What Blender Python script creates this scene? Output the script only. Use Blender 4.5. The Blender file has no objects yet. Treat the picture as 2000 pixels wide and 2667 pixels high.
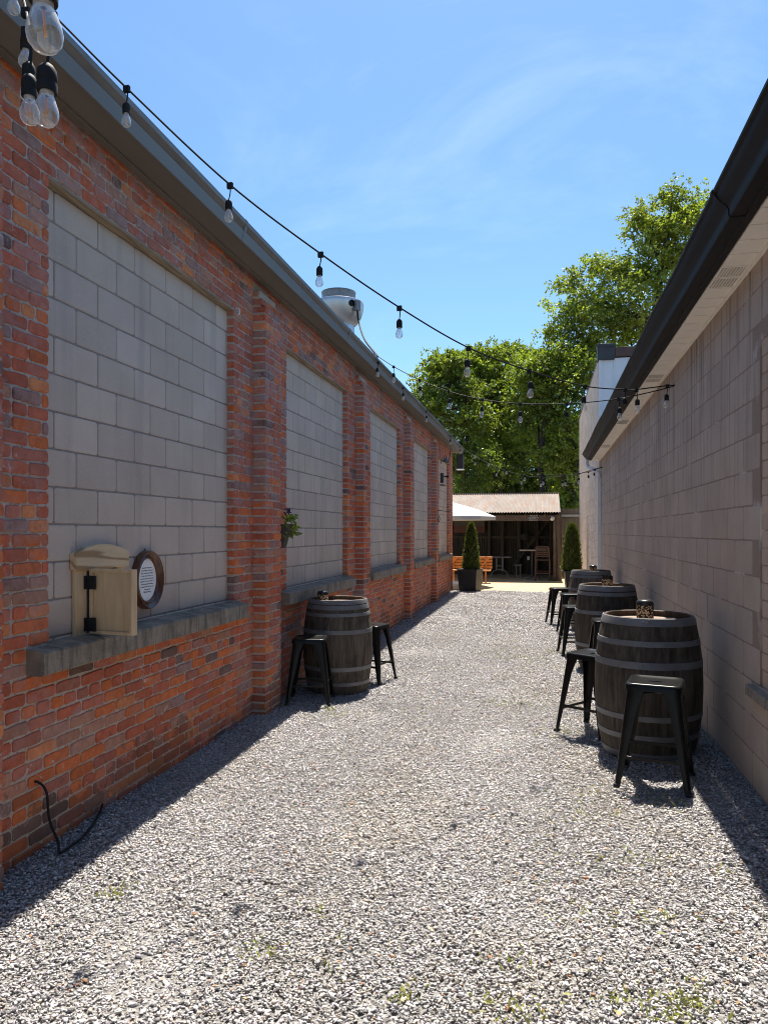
import bpy, bmesh, math, random
import numpy as np
from mathutils import Vector, Matrix, noise as mnoise
R = random.Random(7)
NR = np.random.default_rng(11)
rad = math.radians
S = bpy.context.scene
COL = S.collection

# ------------------------------------------------------------------ camera
F, CX, HY, EYE = 1950.0, 1000.0, 1385.0, 1.6          # photo pixels (2000 wide)
TH = math.atan(416.0 / F)                              # camera turned left of the alley axis
sn, cs = math.sin(TH), math.cos(TH)
cam = bpy.data.cameras.new("camera")
camo = bpy.data.objects.new("camera", cam); COL.objects.link(camo)
camo.location = (0, 0, EYE); camo.rotation_euler = (rad(90), 0, TH)
cam.sensor_fit = 'HORIZONTAL'; cam.sensor_width = 36; cam.lens = 36 * F / 2000
cam.shift_y = (HY - 1333.5) / 2000
cam.clip_start = 0.05; cam.clip_end = 3000
S.camera = camo
S.render.resolution_x, S.render.resolution_y = 767, 1024

# ------------------------------------------------------------------ sky, sun, exposure
SUN_EL, SUN_AZ = 67.0, -2.2                            # azimuth from +Y towards +X
w = bpy.data.worlds.new("World"); S.world = w; w.use_nodes = True
nt = w.node_tree; nt.nodes.clear()
o_ = nt.nodes.new('ShaderNodeOutputWorld'); bg = nt.nodes.new('ShaderNodeBackground')
sky = nt.nodes.new('ShaderNodeTexSky'); sky.sky_type = 'NISHITA'; sky.sun_disc = False
sky.sun_elevation = rad(SUN_EL); sky.sun_rotation = rad(SUN_AZ)
sky.air_density = 1.0; sky.dust_density = 0.7; sky.ozone_density = 2.0; sky.altitude = 100
tc = nt.nodes.new('ShaderNodeTexCoord')
mp = nt.nodes.new('ShaderNodeMapping'); mp.inputs['Rotation'].default_value = (0.3, 0.5, 0.6)
mp.inputs['Scale'].default_value = (1.2, 5.0, 2.2)
nz = nt.nodes.new('ShaderNodeTexNoise'); nz.inputs['Scale'].default_value = 1.6
nz.inputs['Detail'].default_value = 9; nz.inputs['Roughness'].default_value = 0.62; nz.inputs['Distortion'].default_value = 0.7
nz2 = nt.nodes.new('ShaderNodeTexNoise'); nz2.inputs['Scale'].default_value = 1.3; nz2.inputs['Detail'].default_value = 2
cr = nt.nodes.new('ShaderNodeMapRange'); cr.inputs['From Min'].default_value = 0.5; cr.inputs['From Max'].default_value = 0.82
cr2 = nt.nodes.new('ShaderNodeMapRange'); cr2.inputs['From Min'].default_value = 0.38; cr2.inputs['From Max'].default_value = 0.62
mu = nt.nodes.new('ShaderNodeMath'); mu.operation = 'MULTIPLY'
mu2 = nt.nodes.new('ShaderNodeMath'); mu2.operation = 'MULTIPLY'; mu2.inputs[1].default_value = 0.15
mx = nt.nodes.new('ShaderNodeMix'); mx.data_type = 'RGBA'
mx.inputs['B'].default_value = (8.5, 9.6, 11.5, 1)
L = nt.links.new
L(tc.outputs['Generated'], mp.inputs['Vector']); L(mp.outputs[0], nz.inputs['Vector']); L(tc.outputs['Generated'], nz2.inputs['Vector'])
L(nz.outputs[0], cr.inputs[0]); L(nz2.outputs[0], cr2.inputs[0]); L(cr.outputs[0], mu.inputs[0]); L(cr2.outputs[0], mu.inputs[1])
L(mu.outputs[0], mu2.inputs[0]); L(mu2.outputs[0], mx.inputs['Factor']); tint = nt.nodes.new('ShaderNodeMix'); tint.data_type = 'RGBA'; tint.blend_type = 'MULTIPLY'; tint.inputs['Factor'].default_value = 1.0; tint.inputs['B'].default_value = (.74, .97, 1.10, 1)
L(sky.outputs[0], tint.inputs['A']); L(tint.outputs['Result'], mx.inputs['A'])
L(mx.outputs['Result'], bg.inputs['Color']); bg.inputs['Strength'].default_value = 0.069
L(bg.outputs[0], o_.inputs[0])
sd = bpy.data.lights.new("sun", 'SUN'); sd.energy = 4.75; sd.angle = rad(0.53); sd.color = (1.0, 0.945, 0.85)
so = bpy.data.objects.new("sun", sd); COL.objects.link(so)
so.rotation_euler = (rad(SUN_EL - 90), 0, rad(-SUN_AZ)); so.location = (0, 10, 30)
S.view_settings.view_transform = 'Standard'; S.view_settings.look = 'None'
S.view_settings.exposure = 1.36; S.view_settings.gamma = 1.0
S.cycles.max_bounces = 8; S.cycles.diffuse_bounces = 4; S.cycles.glossy_bounces = 3
S.cycles.transparent_max_bounces = 12; S.cycles.transmission_bounces = 4
S.cycles.use_denoising = True; S.cycles.filter_width = 1.0

# ------------------------------------------------------------------ helpers: pixel -> world points
def gnd(x, y, Z=0.0):
    d = F * (EYE - Z) / (y - HY); r = (x - CX) * d / F
    return Vector((r * cs - d * sn, r * sn + d * cs, Z))
def at(x, y, d):
    r = (x - CX) * d / F
    return Vector((r * cs - d * sn, r * sn + d * cs, EYE + (HY - y) * d / F))
def on_x(x, y, X):
    t = (x - CX) / F; Y = -X * (cs + t * sn) / (sn - t * cs); d = -X * sn + Y * cs
    return Vector((X, Y, EYE + (HY - y) * d / F))
def on_y(x, y, Y):
    t = (x - CX) / F; X = Y * (t * cs - sn) / (cs + t * sn); d = -X * sn + Y * cs
    return Vector((X, Y, EYE + (HY - y) * d / F))
def on_plan(x, y, A, Bp):
    t = (x - CX) / F; dx, dy = cs * t - sn, sn * t + cs
    ex, ey = Bp[0] - A[0], Bp[1] - A[1]
    k = (A[0] * ey - A[1] * ex) / (dx * ey - dy * ex)
    X, Y = dx * k, dy * k
    return Vector((X, Y, EYE + (HY - y) * (-X * sn + Y * cs) / F))
def gz(X, Y):
    a = min(0.17, max(0.0, 0.19 * (1 - Y / 22.0)))
    return a * min(1.0, max(0.0, (X + 0.6) / 1.76))

# ------------------------------------------------------------------ helpers: objects
def tag(o, label=None, cat=None, group=None, kind=None):
    if label: o['label'] = label
    if cat: o['category'] = cat
    if group: o['group'] = group
    if kind: o['kind'] = kind
    return o
def thing(name, label, cat, loc=(0, 0, 0), rz=0.0, group=None):
    o = bpy.data.objects.new(name, None); COL.objects.link(o)
    o.empty_display_size = 0.1
    o.location = loc; o.rotation_euler = (0, 0, rz)
    return tag(o, label, cat, group)
def copy_tree(o, parent=None):
    c = o.copy(); COL.objects.link(c)
    if parent: c.parent = parent
    for ch in list(o.children): copy_tree(ch, c)
    return c
class MB:
    def __init__(s): s.v = []; s.f = []; s.m = []; s.c = []; s.usec = False
    def add(s, vs, fs, mi=0, col=None):
        b = len(s.v); s.v += [tuple(p) for p in vs]
        if col is not None: s.usec = True
        s.c += [col or (1, 1, 1, 1)] * len(vs)
        for f in fs: s.f.append(tuple(b + i for i in f)); s.m.append(mi)
        return s
    def box(s, a, b, mi=0, col=None):
        (x0, y0, z0), (x1, y1, z1) = a, b
        return s.add([(x0,y0,z0),(x1,y0,z0),(x1,y1,z0),(x0,y1,z0),(x0,y0,z1),(x1,y0,z1),(x1,y1,z1),(x0,y1,z1)],
              [(0,3,2,1),(4,5,6,7),(0,1,5,4),(1,2,6,5),(2,3,7,6),(3,0,4,7)], mi, col)
    def obox(s, c, hx, hy, hz, M, mi=0, col=None):
        vs = [Vector(c) + M @ Vector((sx*hx, sy*hy, sz*hz)) for sz in (-1,1) for sx, sy in ((-1,-1),(1,-1),(1,1),(-1,1))]
        return s.add(vs, [(0,3,2,1),(4,5,6,7),(0,1,5,4),(1,2,6,5),(2,3,7,6),(3,0,4,7)], mi, col)
    def bar(s, p, q, wx, wz, mi=0, up=(0,0,1), col=None):
        p, q = Vector(p), Vector(q); d = (q - p); ln = d.length; d.normalize()
        u = Vector(up); 
        if abs(u.dot(d)) > .98: u = Vector((1,0,0))
        x = d.cross(u).normalized(); z = x.cross(d).normalized()
        M = Matrix((x, d, z)).transposed()
        return s.obox((p + q) / 2, wx/2, ln/2, wz/2, M, mi, col)
    def lathe(s, prof, n=24, c=(0,0,0), mi=0, caps=True, axis='z', col=None):
        vs = []; c = Vector(c)
        for r, z in prof:
            for i in range(n):
                a = 2*math.pi*i/n
                p = (r*math.cos(a), r*math.sin(a), z)
                if axis == 'x': p = (z, p[0], p[1])
                if axis == 'y': p = (p[0], z, p[1])
                vs.append(c + Vector(p))
        fs = []
        for k in range(len(prof)-1):
            for i in range(n):
                j = (i+1) % n
                fs.append((k*n+i, k*n+j, (k+1)*n+j, (k+1)*n+i))
        if caps:
            fs.append(tuple(range(n))[::-1]); b = (len(prof)-1)*n; fs.append(tuple(range(b, b+n)))
        return s.add(vs, fs, mi, col)
    def tube(s, pts, r, n=8, mi=0, caps=True, col=None):
        pts = [Vector(p) for p in pts]; vs = []; fs = []
        rr = r if isinstance(r, (list, tuple)) else [r]*len(pts)
        u = None
        for i, p in enumerate(pts):
            t = (pts[min(i+1, len(pts)-1)] - pts[max(i-1, 0)]).normalized()
            if u is None:
                u = t.cross(Vector((0,0,1)))
                if u.length < .05: u = t.cross(Vector((1,0,0)))
            u = (u - t * u.dot(t)).normalized(); v = t.cross(u)
            for k in range(n):
                a = 2*math.pi*k/n
                vs.append(p + (u*math.cos(a) + v*math.sin(a)) * rr[i])
        for i in range(len(pts)-1):
            for k in range(n):
                j = (k+1) % n
                fs.append((i*n+k, i*n+j, (i+1)*n+j, (i+1)*n+k))
        if caps:
            fs.append(tuple(range(n))[::-1]); b = (len(pts)-1)*n; fs.append(tuple(range(b, b+n)))
        return s.add(vs, fs, mi, col)
    def extrude(s, poly, a, b, axis='y', mi=0, closed=True):
        # poly of 2-D points, extruded along axis from a to b
        n = len(poly)
        def P(q, t):
            if axis == 'y': return (q[0], t, q[1])
            if axis == 'x': return (t, q[0], q[1])
            return (q[0], q[1], t)
        vs = [P(q, a) for q in poly] + [P(q, b) for q in poly]
        fs = [(i, (i+1) % n, n + (i+1) % n, n+i) for i in range(n if closed else n-1)]
        if closed: fs += [tuple(range(n))[::-1], tuple(range(n, 2*n))]
        return s.add(vs, fs, mi)
    def build(s, name, mats, parent=None, smooth=False, bevel=0.0, world=False, fix=False):
        me = bpy.data.meshes.new(name); me.from_pydata(s.v, [], s.f)
        if not isinstance(mats, (list, tuple)): mats = [mats]
        for m in mats: me.materials.append(m)
        if len(mats) > 1: me.polygons.foreach_set('material_index', s.m)
        if s.usec:
            at_ = me.attributes.new('col', 'FLOAT_COLOR', 'POINT')
            at_.data.foreach_set('color', np.array(s.c, dtype=np.float32).ravel())
        if fix or True:
            bm = bmesh.new(); bm.from_mesh(me); bmesh.ops.recalc_face_normals(bm, faces=bm.faces); bm.to_mesh(me); bm.free()
        if smooth:
            me.polygons.foreach_set('use_smooth', np.ones(len(me.polygons), dtype=bool))
            me.update(); me.set_sharp_from_angle(angle=rad(38))
        me.update()
        o = bpy.data.objects.new(name, me); COL.objects.link(o)
        if bevel:
            b = o.modifiers.new('bevel', 'BEVEL'); b.width = bevel; b.segments = 2; b.limit_method = 'ANGLE'; b.angle_limit = rad(40)
        if parent:
            o.parent = parent
            if world: o.location = -Vector(parent.location)
        return o
def np_mesh(name, V, Fc, mats, cols=None, parent=None, midx=None, smooth=False):
    me = bpy.data.meshes.new(name); k = Fc.shape[1]
    me.vertices.add(len(V)); me.vertices.foreach_set('co', V.astype(np.float32).ravel())
    me.loops.add(Fc.size); me.loops.foreach_set('vertex_index', Fc.astype(np.int32).ravel())
    me.polygons.add(len(Fc)); me.polygons.foreach_set('loop_start', np.arange(0, Fc.size, k, dtype=np.int32))
    if not isinstance(mats, (list, tuple)): mats = [mats]
    for m in mats: me.materials.append(m)
    if midx is not None: me.polygons.foreach_set('material_index', midx.astype(np.int32))
    if cols is not None:
        a = me.attributes.new('col', 'FLOAT_COLOR', 'POINT'); a.data.foreach_set('color', cols.astype(np.float32).ravel())
    if smooth: me.polygons.foreach_set('use_smooth', np.ones(len(Fc), dtype=bool))
    me.update(calc_edges=True)
    o = bpy.data.objects.new(name, me); COL.objects.link(o)
    if parent: o.parent = parent
    return o
def catmull(P, k=8):
    P = [Vector(p) for p in P]; out = []
    Q = [P[0]*2 - P[1]] + P + [P[-1]*2 - P[-2]]
    for i in range(1, len(Q)-2):
        a, b, c, d = Q[i-1], Q[i], Q[i+1], Q[i+2]
        for j in range(k):
            t = j/k
            out.append(0.5*((2*b) + (c-a)*t + (2*a-5*b+4*c-d)*t*t + (3*b-a-3*c+d)*t**3))
    out.append(P[-1]); return out
def text_mesh(body, size, depth=0.0006, align='CENTER', shear=0.0, spacing=1.0, off_=0.0):
    cu = bpy.data.curves.new('lettering', 'FONT'); cu.body = body; cu.size = size; cu.align_x = align; cu.align_y = 'CENTER'
    cu.offset = off_; cu.extrude = depth; cu.shear = shear; cu.space_line = spacing; cu.resolution_u = 2
    ob = bpy.data.objects.new('lettering', cu); COL.objects.link(ob)
    dg = bpy.context.evaluated_depsgraph_get(); dg.update()
    me = bpy.data.meshes.new_from_object(ob.evaluated_get(dg))
    bpy.data.objects.remove(ob); bpy.data.curves.remove(cu)
    return me
def put_text(name, me, mat, loc, M, parent=None, loff=True):
    me.materials.clear(); me.materials.append(mat)
    o = bpy.data.objects.new(name, me); COL.objects.link(o)
    m4 = M.to_4x4(); m4.translation = Vector(loc)
    if parent:
        o.parent = parent
    o.matrix_local = m4
    return o

# ------------------------------------------------------------------ helpers: materials
class NT:
    def __init__(s, name):
        s.m = bpy.data.materials.new(name); s.m.use_nodes = True; s.t = s.m.node_tree
        s.b = s.t.nodes['Principled BSDF']; s.o = s.t.nodes['Material Output']
        s.tc = None
    def n(s, t, **k):
        x = s.t.nodes.new('ShaderNode' + t)
        for a, b in k.items(): setattr(x, a, b)
        return x
    def l(s, a, b): s.t.links.new(a, b)
    def coord(s, scale=(1,1,1), rot=(0,0,0), geo=True):
        if geo: src = s.n('NewGeometry').outputs['Position']
        else: src = s.n('TexCoord').outputs['Object']
        m = s.n('Mapping'); m.inputs['Scale'].default_value = scale; m.inputs['Rotation'].default_value = rot
        s.l(src, m.inputs[0]); return m.outputs[0]
    def noise(s, co, sc, det=4, rough=.55, dist=0.0):
        x = s.n('TexNoise'); x.inputs['Scale'].default_value = sc; x.inputs['Detail'].default_value = det
        x.inputs['Roughness'].default_value = rough; x.inputs['Distortion'].default_value = dist
        s.l(co, x.inputs['Vector']); return x.outputs[0]
    def vor(s, co, sc, feat='F1'):
        x = s.n('TexVoronoi', feature=feat); x.inputs['Scale'].default_value = sc; s.l(co, x.inputs['Vector']); return x.outputs[0]
    def rng(s, v, a, b, c=0., d=1.):
        x = s.n('MapRange'); s.l(v, x.inputs[0])
        for i, q in zip(('From Min','From Max','To Min','To Max'), (a, b, c, d)): x.inputs[i].default_value = q
        return x.outputs[0]
    def math(s, op, a, b=None):
        x = s.n('Math', operation=op)
        for i, q in enumerate((a, b)):
            if q is None: continue
            if isinstance(q, (int, float)): x.inputs[i].default_value = q
            else: s.l(q, x.inputs[i])
        return x.outputs[0]
    def mix(s, f, a, b, mode='MIX'):
        x = s.n('Mix', data_type='RGBA', blend_type=mode)
        for key, q in (('Factor', f), ('A', a), ('B', b)):
            if isinstance(q, (int, float)): x.inputs[key].default_value = q
            elif isinstance(q, tuple): x.inputs[key].default_value = q if len(q) == 4 else (*q, 1)
            else: s.l(q, x.inputs[key])
        return x.outputs['Result']
    def attr(s): 
        a = s.n('Attribute', attribute_name='col'); return a.outputs['Color'], a.outputs['Alpha']
    def bump(s, h, st=.3, dist=.01):
        x = s.n('Bump'); x.inputs['Strength'].default_value = st; x.inputs['Distance'].default_value = dist
        s.l(h, x.inputs['Height']); s.l(x.outputs[0], s.b.inputs['Normal'])
    def base(s, c):
        if isinstance(c, tuple): s.b.inputs['Base Color'].default_value = (*c[:3], 1)
        else: s.l(c, s.b.inputs['Base Color'])
    def rough(s, r):
        if isinstance(r, (int, float)): s.b.inputs['Roughness'].default_value = r
        else: s.l(r, s.b.inputs['Roughness'])
def mat_var(name, c, c2, sc=6, rough=.6, metal=0., det=5, bump=.0, stretch=(1,1,1), spec=.5, lo=.35, hi=.7, bsc=None, geo=True):
    t = NT(name); co = t.coord(stretch, geo=geo)
    n = t.noise(co, sc, det); t.base(t.mix(t.rng(n, lo, hi), c, c2)); t.rough(rough)
    t.b.inputs['Metallic'].default_value = metal; t.b.inputs['Specular IOR Level'].default_value = spec
    if bump: t.bump(t.noise(co, bsc or sc*4, 4), bump, .01)
    return t.m

def m_brick():
    t = NT('brick'); co = t.coord(); c, a = t.attr()
    n1 = t.noise(co, 22, 5, .6); n2 = t.noise(co, 9, 4, .6, .6); n3 = t.noise(co, 70, 4, .7); nb = t.noise(co, 1.1, 3)
    base = t.mix(t.rng(n1, .3, .72), c, t.mix(1.0, c, (.66, .58, .55), 'MULTIPLY'))
    base = t.mix(t.rng(n3, .56, .72, 0, .55), base, t.mix(.6, base, (.50, .26, .16)))
    wx = t.math('MULTIPLY', t.rng(n2, .44, .62), a)
    base = t.mix(wx, base, t.mix(t.rng(n3, .35, .65), (.31, .19, .185), (.40, .30, .295)))
    # lime bloom flecks
    ef = t.math('MULTIPLY', t.rng(t.noise(co, 13, 6, .72, 1.2), .60, .67), t.rng(t.noise(co, 2.3, 2), .46, .6))
    base = t.mix(.04, base, (.40, .30, .265)); base = t.mix(t.math('MULTIPLY', ef, .85), base, (.60, .53, .50))
    # soot patches
    so_ = t.math('MULTIPLY', t.rng(t.noise(co, 6, 5, .7), .60, .72), t.rng(nb, .45, .6))
    base = t.mix(t.math('MULTIPLY', so_, .7), base, (.055, .04, .038))
    sm = t.math('MULTIPLY', t.rng(t.noise(co, 28, 5, .75, .8), .60, .68), t.rng(t.noise(co, 3.1, 3), .42, .62))
    base = t.mix(t.math('MULTIPLY', sm, .4), base, (.42, .35, .295))
    zz = t.n('SeparateXYZ'); t.l(t.n('NewGeometry').outputs['Position'], zz.inputs[0])
    dp = t.math('LESS_THAN', zz.outputs[2], t.rng(t.noise(co, 1.9, 5, .7), .35, .75, .0, .55))
    base = t.mix(t.math('MULTIPLY', dp, .45), base, (.10, .065, .045))
    t.base(base); t.rough(.88); t.b.inputs['Specular IOR Level'].default_value = .25
    t.bump(t.mix(.45, t.noise(co, 45, 5, .7), t.noise(co, 160, 3)), .55, .006); return t.m
def m_mortar():
    t = NT('mortar'); co = t.coord()
    b = t.mix(t.rng(t.noise(co, 5, 4), .3, .7), (.43, .355, .295), (.53, .455, .39))
    b = t.mix(t.rng(t.noise(co, 90, 3), .55, .7), b, (.16, .13, .11))
    b = t.mix(t.math('MULTIPLY', t.rng(t.noise(co, 8, 5, .7), .56, .66), t.rng(t.noise(co, 1.7, 2), .5, .62)), b, (.52, .47, .43))
    t.base(b); t.rough(.95); t.bump(t.noise(co, 130, 3), .7, .006); return t.m
def m_block(name, c1, c2, dark, joint=False, pit=.5, streak=0.0):
    t = NT(name); co = t.coord(); c, a = t.attr()
    b = t.mix(t.rng(t.noise(co, 2.2, 4, .6), .3, .7), c1, c2)
    b = t.mix(1.0, b, c, 'MULTIPLY')
    b = t.mix(t.rng(t.noise(co, 120, 3, .7), .60, .74, 0, pit), b, dark)
    b = t.mix(t.rng(t.noise(co, 75, 3, .6), .62, .72, 0, pit*.55), b, tuple(min(1, q*1.7) for q in c2))
    if streak:
        st = t.noise(t.coord((1, 5.5, .22)), 2.6, 4, .6)
        z = t.n('SeparateXYZ'); t.l(t.n('NewGeometry').outputs['Position'], z.inputs[0])
        up = t.rng(z.outputs[2], 1.6, 3.1)
        b = t.mix(t.math('MULTIPLY', t.math('MULTIPLY', t.rng(st, .50, .66), up), streak), b, (.055, .045, .042))
        wl = t.math('MULTIPLY', t.rng(t.noise(t.coord((1, 9, .5)), 2.4, 3, .6), .69, .73), t.rng(t.noise(co, 1.3, 2), .45, .6))
        b = t.mix(t.math('MULTIPLY', wl, .6), b, (.42, .38, .36))
    else:
        sp = t.math('MULTIPLY', t.rng(t.vor(co, 7), .0, .035, 1, 0), .8)
        b = t.mix(sp, b, (.06, .055, .055))
        b = t.mix(t.rng(t.noise(t.coord((1, 3.2, .25)), 1.6, 3), .52, .72, 0, .28), b, (.19, .175, .175))
    t.base(b); t.rough(.92); t.b.inputs['Specular IOR Level'].default_value = .25
    t.bump(t.noise(co, 150, 4, .75), .5 if streak else .3, .006); return t.m
def m_sill():
    t = NT('weathered_stone'); co = t.coord()
    b = t.mix(t.rng(t.noise(co, 7, 6, .65), .32, .68), (.155, .13, .10), (.32, .272, .212))
    b = t.mix(t.rng(t.noise(t.coord((1, 6, .8)), 4, 4), .5, .68, 0, .7), b, (.075, .068, .06))
    b = t.mix(t.rng(t.noise(co, 90, 3), .6, .72, 0, .5), b, (.44, .39, .32))
    t.base(b); t.rough(.95); t.bump(t.noise(co, 80, 5, .7), .6, .008); return t.m
def m_stone():
    t = NT('crushed_stone'); co = t.coord(); c, a = t.attr()
    b = t.mix(t.rng(t.noise(co, 120, 3), .3, .7), c, t.mix(1., c, (.8, .8, .8), 'MULTIPLY'))
    t.base(b); t.rough(.85); t.b.inputs['Specular IOR Level'].default_value = .3
    return t.m
def m_ground():
    t = NT('gravel_bed'); co = t.coord()
    b = t.mix(t.rng(t.noise(co, 45, 4), .35, .65), (.13, .12, .112), (.27, .255, .238))
    t.base(b); t.rough(.95); t.bump(t.vor(co, 60), .8, .015); return t.m
def m_barrel():
    t = NT('barrel_oak'); co = t.coord((1, 1, .09), geo=False); c, a = t.attr()
    co2 = t.coord(geo=False)
    n = t.noise(co, 38, 5, .65); n2 = t.noise(co2, 4.5, 5, .65); n3 = t.noise(co, 90, 3, .6)
    b = t.mix(t.rng(n, .32, .7), (.022, .017, .013), (.10, .079, .06))
    b = t.mix(1., b, c, 'MULTIPLY')
    b = t.mix(t.rng(n2, .52, .74, 0, .75), b, (.010, .008, .007))
    b = t.mix(t.rng(n3, .60, .72, 0, .4), b, (.15, .118, .085))
    t.base(b); t.rough(.72); t.b.inputs['Specular IOR Level'].default_value = .3
    t.bump(t.mix(.5, n, n3), .45, .005); return t.m
def m_hoop():
    t = NT('hoop_steel'); co = t.coord(geo=False)
    b = t.mix(t.rng(t.noise(co, 9, 5), .3, .7), (.13, .13, .136), (.20, .198, .204))
    b = t.mix(t.rng(t.noise(co, 20, 5, .7), .62, .74, 0, .6), b, (.11, .07, .05))
    t.base(b); t.b.inputs['Metallic'].default_value = .2; t.b.inputs['Specular IOR Level'].default_value = .3
    t.rough(t.rng(t.noise(co, 30, 3), .3, .7, .42, .62)); return t.m
def m_wood(name, c1, c2, dark, axis='z', sc=10, knots=True, geo=False, rough=.6, ring=1.0):
    t = NT(name)
    st = {'z': (1, 1, .09), 'y': (1, .09, 1), 'x': (.09, 1, 1)}[axis]
    co = t.coord(st, geo=geo); co2 = t.coord(geo=geo)
    wv = t.n('TexWave', wave_type='BANDS', bands_direction='DIAGONAL'); wv.inputs['Scale'].default_value = sc*1.6; wv.inputs['Distortion'].default_value = 9
    wv.inputs['Detail'].default_value = 3; wv.inputs['Detail Scale'].default_value = 1.1; t.l(co, wv.inputs['Vector'])
    n = t.noise(co, sc*7, 4)
    b = t.mix(t.rng(n, .3, .7), c1, c2)
    b = t.mix(t.rng(wv.outputs[1], .68, .98, 0, .5*ring), b, dark)
    if knots:
        k = t.vor(co2, 5.2); b = t.mix(t.rng(k, .04, .075, .85, 0), b, tuple(q*.45 for q in dark))
    b = t.mix(t.rng(t.noise(co2, 5, 3), .45, .75, 0, .3), b, dark)
    t.base(b); t.rough(rough); t.bump(n, .15, .004); return t.m
def m_leaf(name, c1, c2, tr=.45, light=1.0):
    t = NT(name); c, a = t.attr(); co = t.coord()
    b = t.mix(a, c1, c2); b = t.mix(1., b, c, 'MULTIPLY')
    t.t.nodes.remove(t.b)
    d = t.n('BsdfDiffuse'); tl = t.n('BsdfTranslucent'); g = t.n('BsdfGlossy'); g.inputs['Roughness'].default_value = .45
    t.l(b, d.inputs[0]); t.l(t.mix(1., b, (1.25*light, 1.3*light, .55*light), 'MULTIPLY'), tl.inputs[0]); g.inputs[0].default_value = (.6, .65, .6, 1)
    m1 = t.n('MixShader'); m1.inputs[0].default_value = tr; t.l(d.outputs[0], m1.inputs[1]); t.l(tl.outputs[0], m1.inputs[2])
    m2 = t.n('MixShader'); m2.inputs[0].default_value = .05; t.l(m1.outputs[0], m2.inputs[1]); t.l(g.outputs[0], m2.inputs[2])
    t.l(m2.outputs[0], t.o.inputs[0]); return t.m
def m_glass():
    t = NT('bulb_glass'); t.t.nodes.remove(t.b)
    tr = t.n('BsdfTransparent'); tr.inputs[0].default_value = (.93, .94, .94, 1)
    g = t.n('BsdfGlossy'); g.inputs['Roughness'].default_value = .04
    df = t.n('BsdfDiffuse'); df.inputs[0].default_value = (.86, .85, .80, 1)
    lw = t.n('LayerWeight'); lw.inputs[0].default_value = .42
    m1 = t.n('MixShader'); t.l(t.rng(lw.outputs['Facing'], 0, 1, .05, .75), m1.inputs[0]); t.l(tr.outputs[0], m1.inputs[1]); t.l(g.outputs[0], m1.inputs[2])
    m2 = t.n('MixShader'); t.l(t.rng(lw.outputs['Facing'], .4, 1, .15, .55), m2.inputs[0]); t.l(m1.outputs[0], m2.inputs[1]); t.l(df.outputs[0], m2.inputs[2])
    t.l(m2.outputs[0], t.o.inputs[0]); return t.m
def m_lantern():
    t = NT('pierced_metal_lit_holes'); co = t.coord(geo=False); co3 = t.coord((1, 1, 1), geo=False)
    # light through scroll-shaped piercings painted as brass: curls of a distorted ring pattern
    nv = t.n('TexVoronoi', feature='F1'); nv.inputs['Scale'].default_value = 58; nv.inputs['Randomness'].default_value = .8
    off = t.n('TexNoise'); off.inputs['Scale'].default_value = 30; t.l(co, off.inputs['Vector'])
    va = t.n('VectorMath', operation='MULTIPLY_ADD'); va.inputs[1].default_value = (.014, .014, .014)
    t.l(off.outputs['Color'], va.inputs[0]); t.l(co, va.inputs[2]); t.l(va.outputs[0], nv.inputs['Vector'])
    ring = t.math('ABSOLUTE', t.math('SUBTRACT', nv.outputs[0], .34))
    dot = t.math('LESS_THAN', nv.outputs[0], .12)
    lit_hole = t.math('MAXIMUM', t.math('LESS_THAN', ring, .12), dot)
    gap = t.math('GREATER_THAN', t.noise(co, 60, 2), .40); lit_hole = t.math('MULTIPLY', lit_hole, gap)
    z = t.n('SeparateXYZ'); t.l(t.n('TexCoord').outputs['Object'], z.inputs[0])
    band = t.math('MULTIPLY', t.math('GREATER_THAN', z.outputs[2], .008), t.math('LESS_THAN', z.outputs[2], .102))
    lit_hole = t.math('MULTIPLY', lit_hole, band)
    t.base(t.mix(lit_hole, (.016, .014, .012), (.62, .47, .27))); t.rough(.5); t.b.inputs['Specular IOR Level'].default_value = .3
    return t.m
def m_rust():
    t = NT('rusty_corrugated_iron'); co = t.coord(); co2 = t.coord((1, .25, .25))
    b = t.mix(t.rng(t.noise(co2, 3, 5, .65), .3, .7), (.165, .13, .105), (.235, .20, .175))
    b = t.mix(t.rng(t.noise(co2, 5, 5, .7), .48, .66, 0, .85), b, (.20, .105, .065))
    t.base(b); t.rough(.7); return t.m
def m_concrete(name, c1, c2):
    t = NT(name); co = t.coord()
    b = t.mix(t.rng(t.noise(co, 1.2, 5, .65), .3, .7), c1, c2)
    b = t.mix(t.rng(t.noise(co, 40, 4), .58, .75, 0, .4), b, tuple(q*.6 for q in c1))
    t.base(b); t.rough(.9); t.bump(t.noise(co, 60, 4), .25, .01); return t.m

M = {}
M['brick'] = m_brick(); M['mortar'] = m_mortar()
M['block'] = m_block('grey_block', (.52, .425, .348), (.60, .50, .417), (.27, .222, .185), pit=.5)
M['block_mortar'] = mat_var('block_mortar', (.25, .215, .19), (.32, .275, .245), 30, .95)
M['brown_block'] = m_block('brown_block', (.425, .33, .258), (.52, .415, .33), (.17, .128, .098), pit=.9, streak=.65)
M['brown_mortar'] = mat_var('brown_mortar', (.29, .21, .16), (.60, .53, .48), 3.3, .95, lo=.56, hi=.68)
M['beige_block'] = m_block('beige_block', (.50, .41, .345), (.60, .50, .43), (.2, .165, .14), pit=.4, streak=.35)
M['beige_mortar'] = mat_var('beige_mortar', (.45, .38, .33), (.80, .75, .69), 6, .95)
M['sill'] = m_sill(); M['lintel'] = m_wood('weathered_lintel_wood', (.26, .195, .13), (.36, .28, .195), (.14, .10, .065), 'y', 6, False, geo=True, rough=.85)
M['gutter_grey'] = mat_var('grey_painted_steel', (.135, .138, .138), (.165, .167, .166), 3, .5, 0., spec=.4, stretch=(1, .2, 1))
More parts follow.
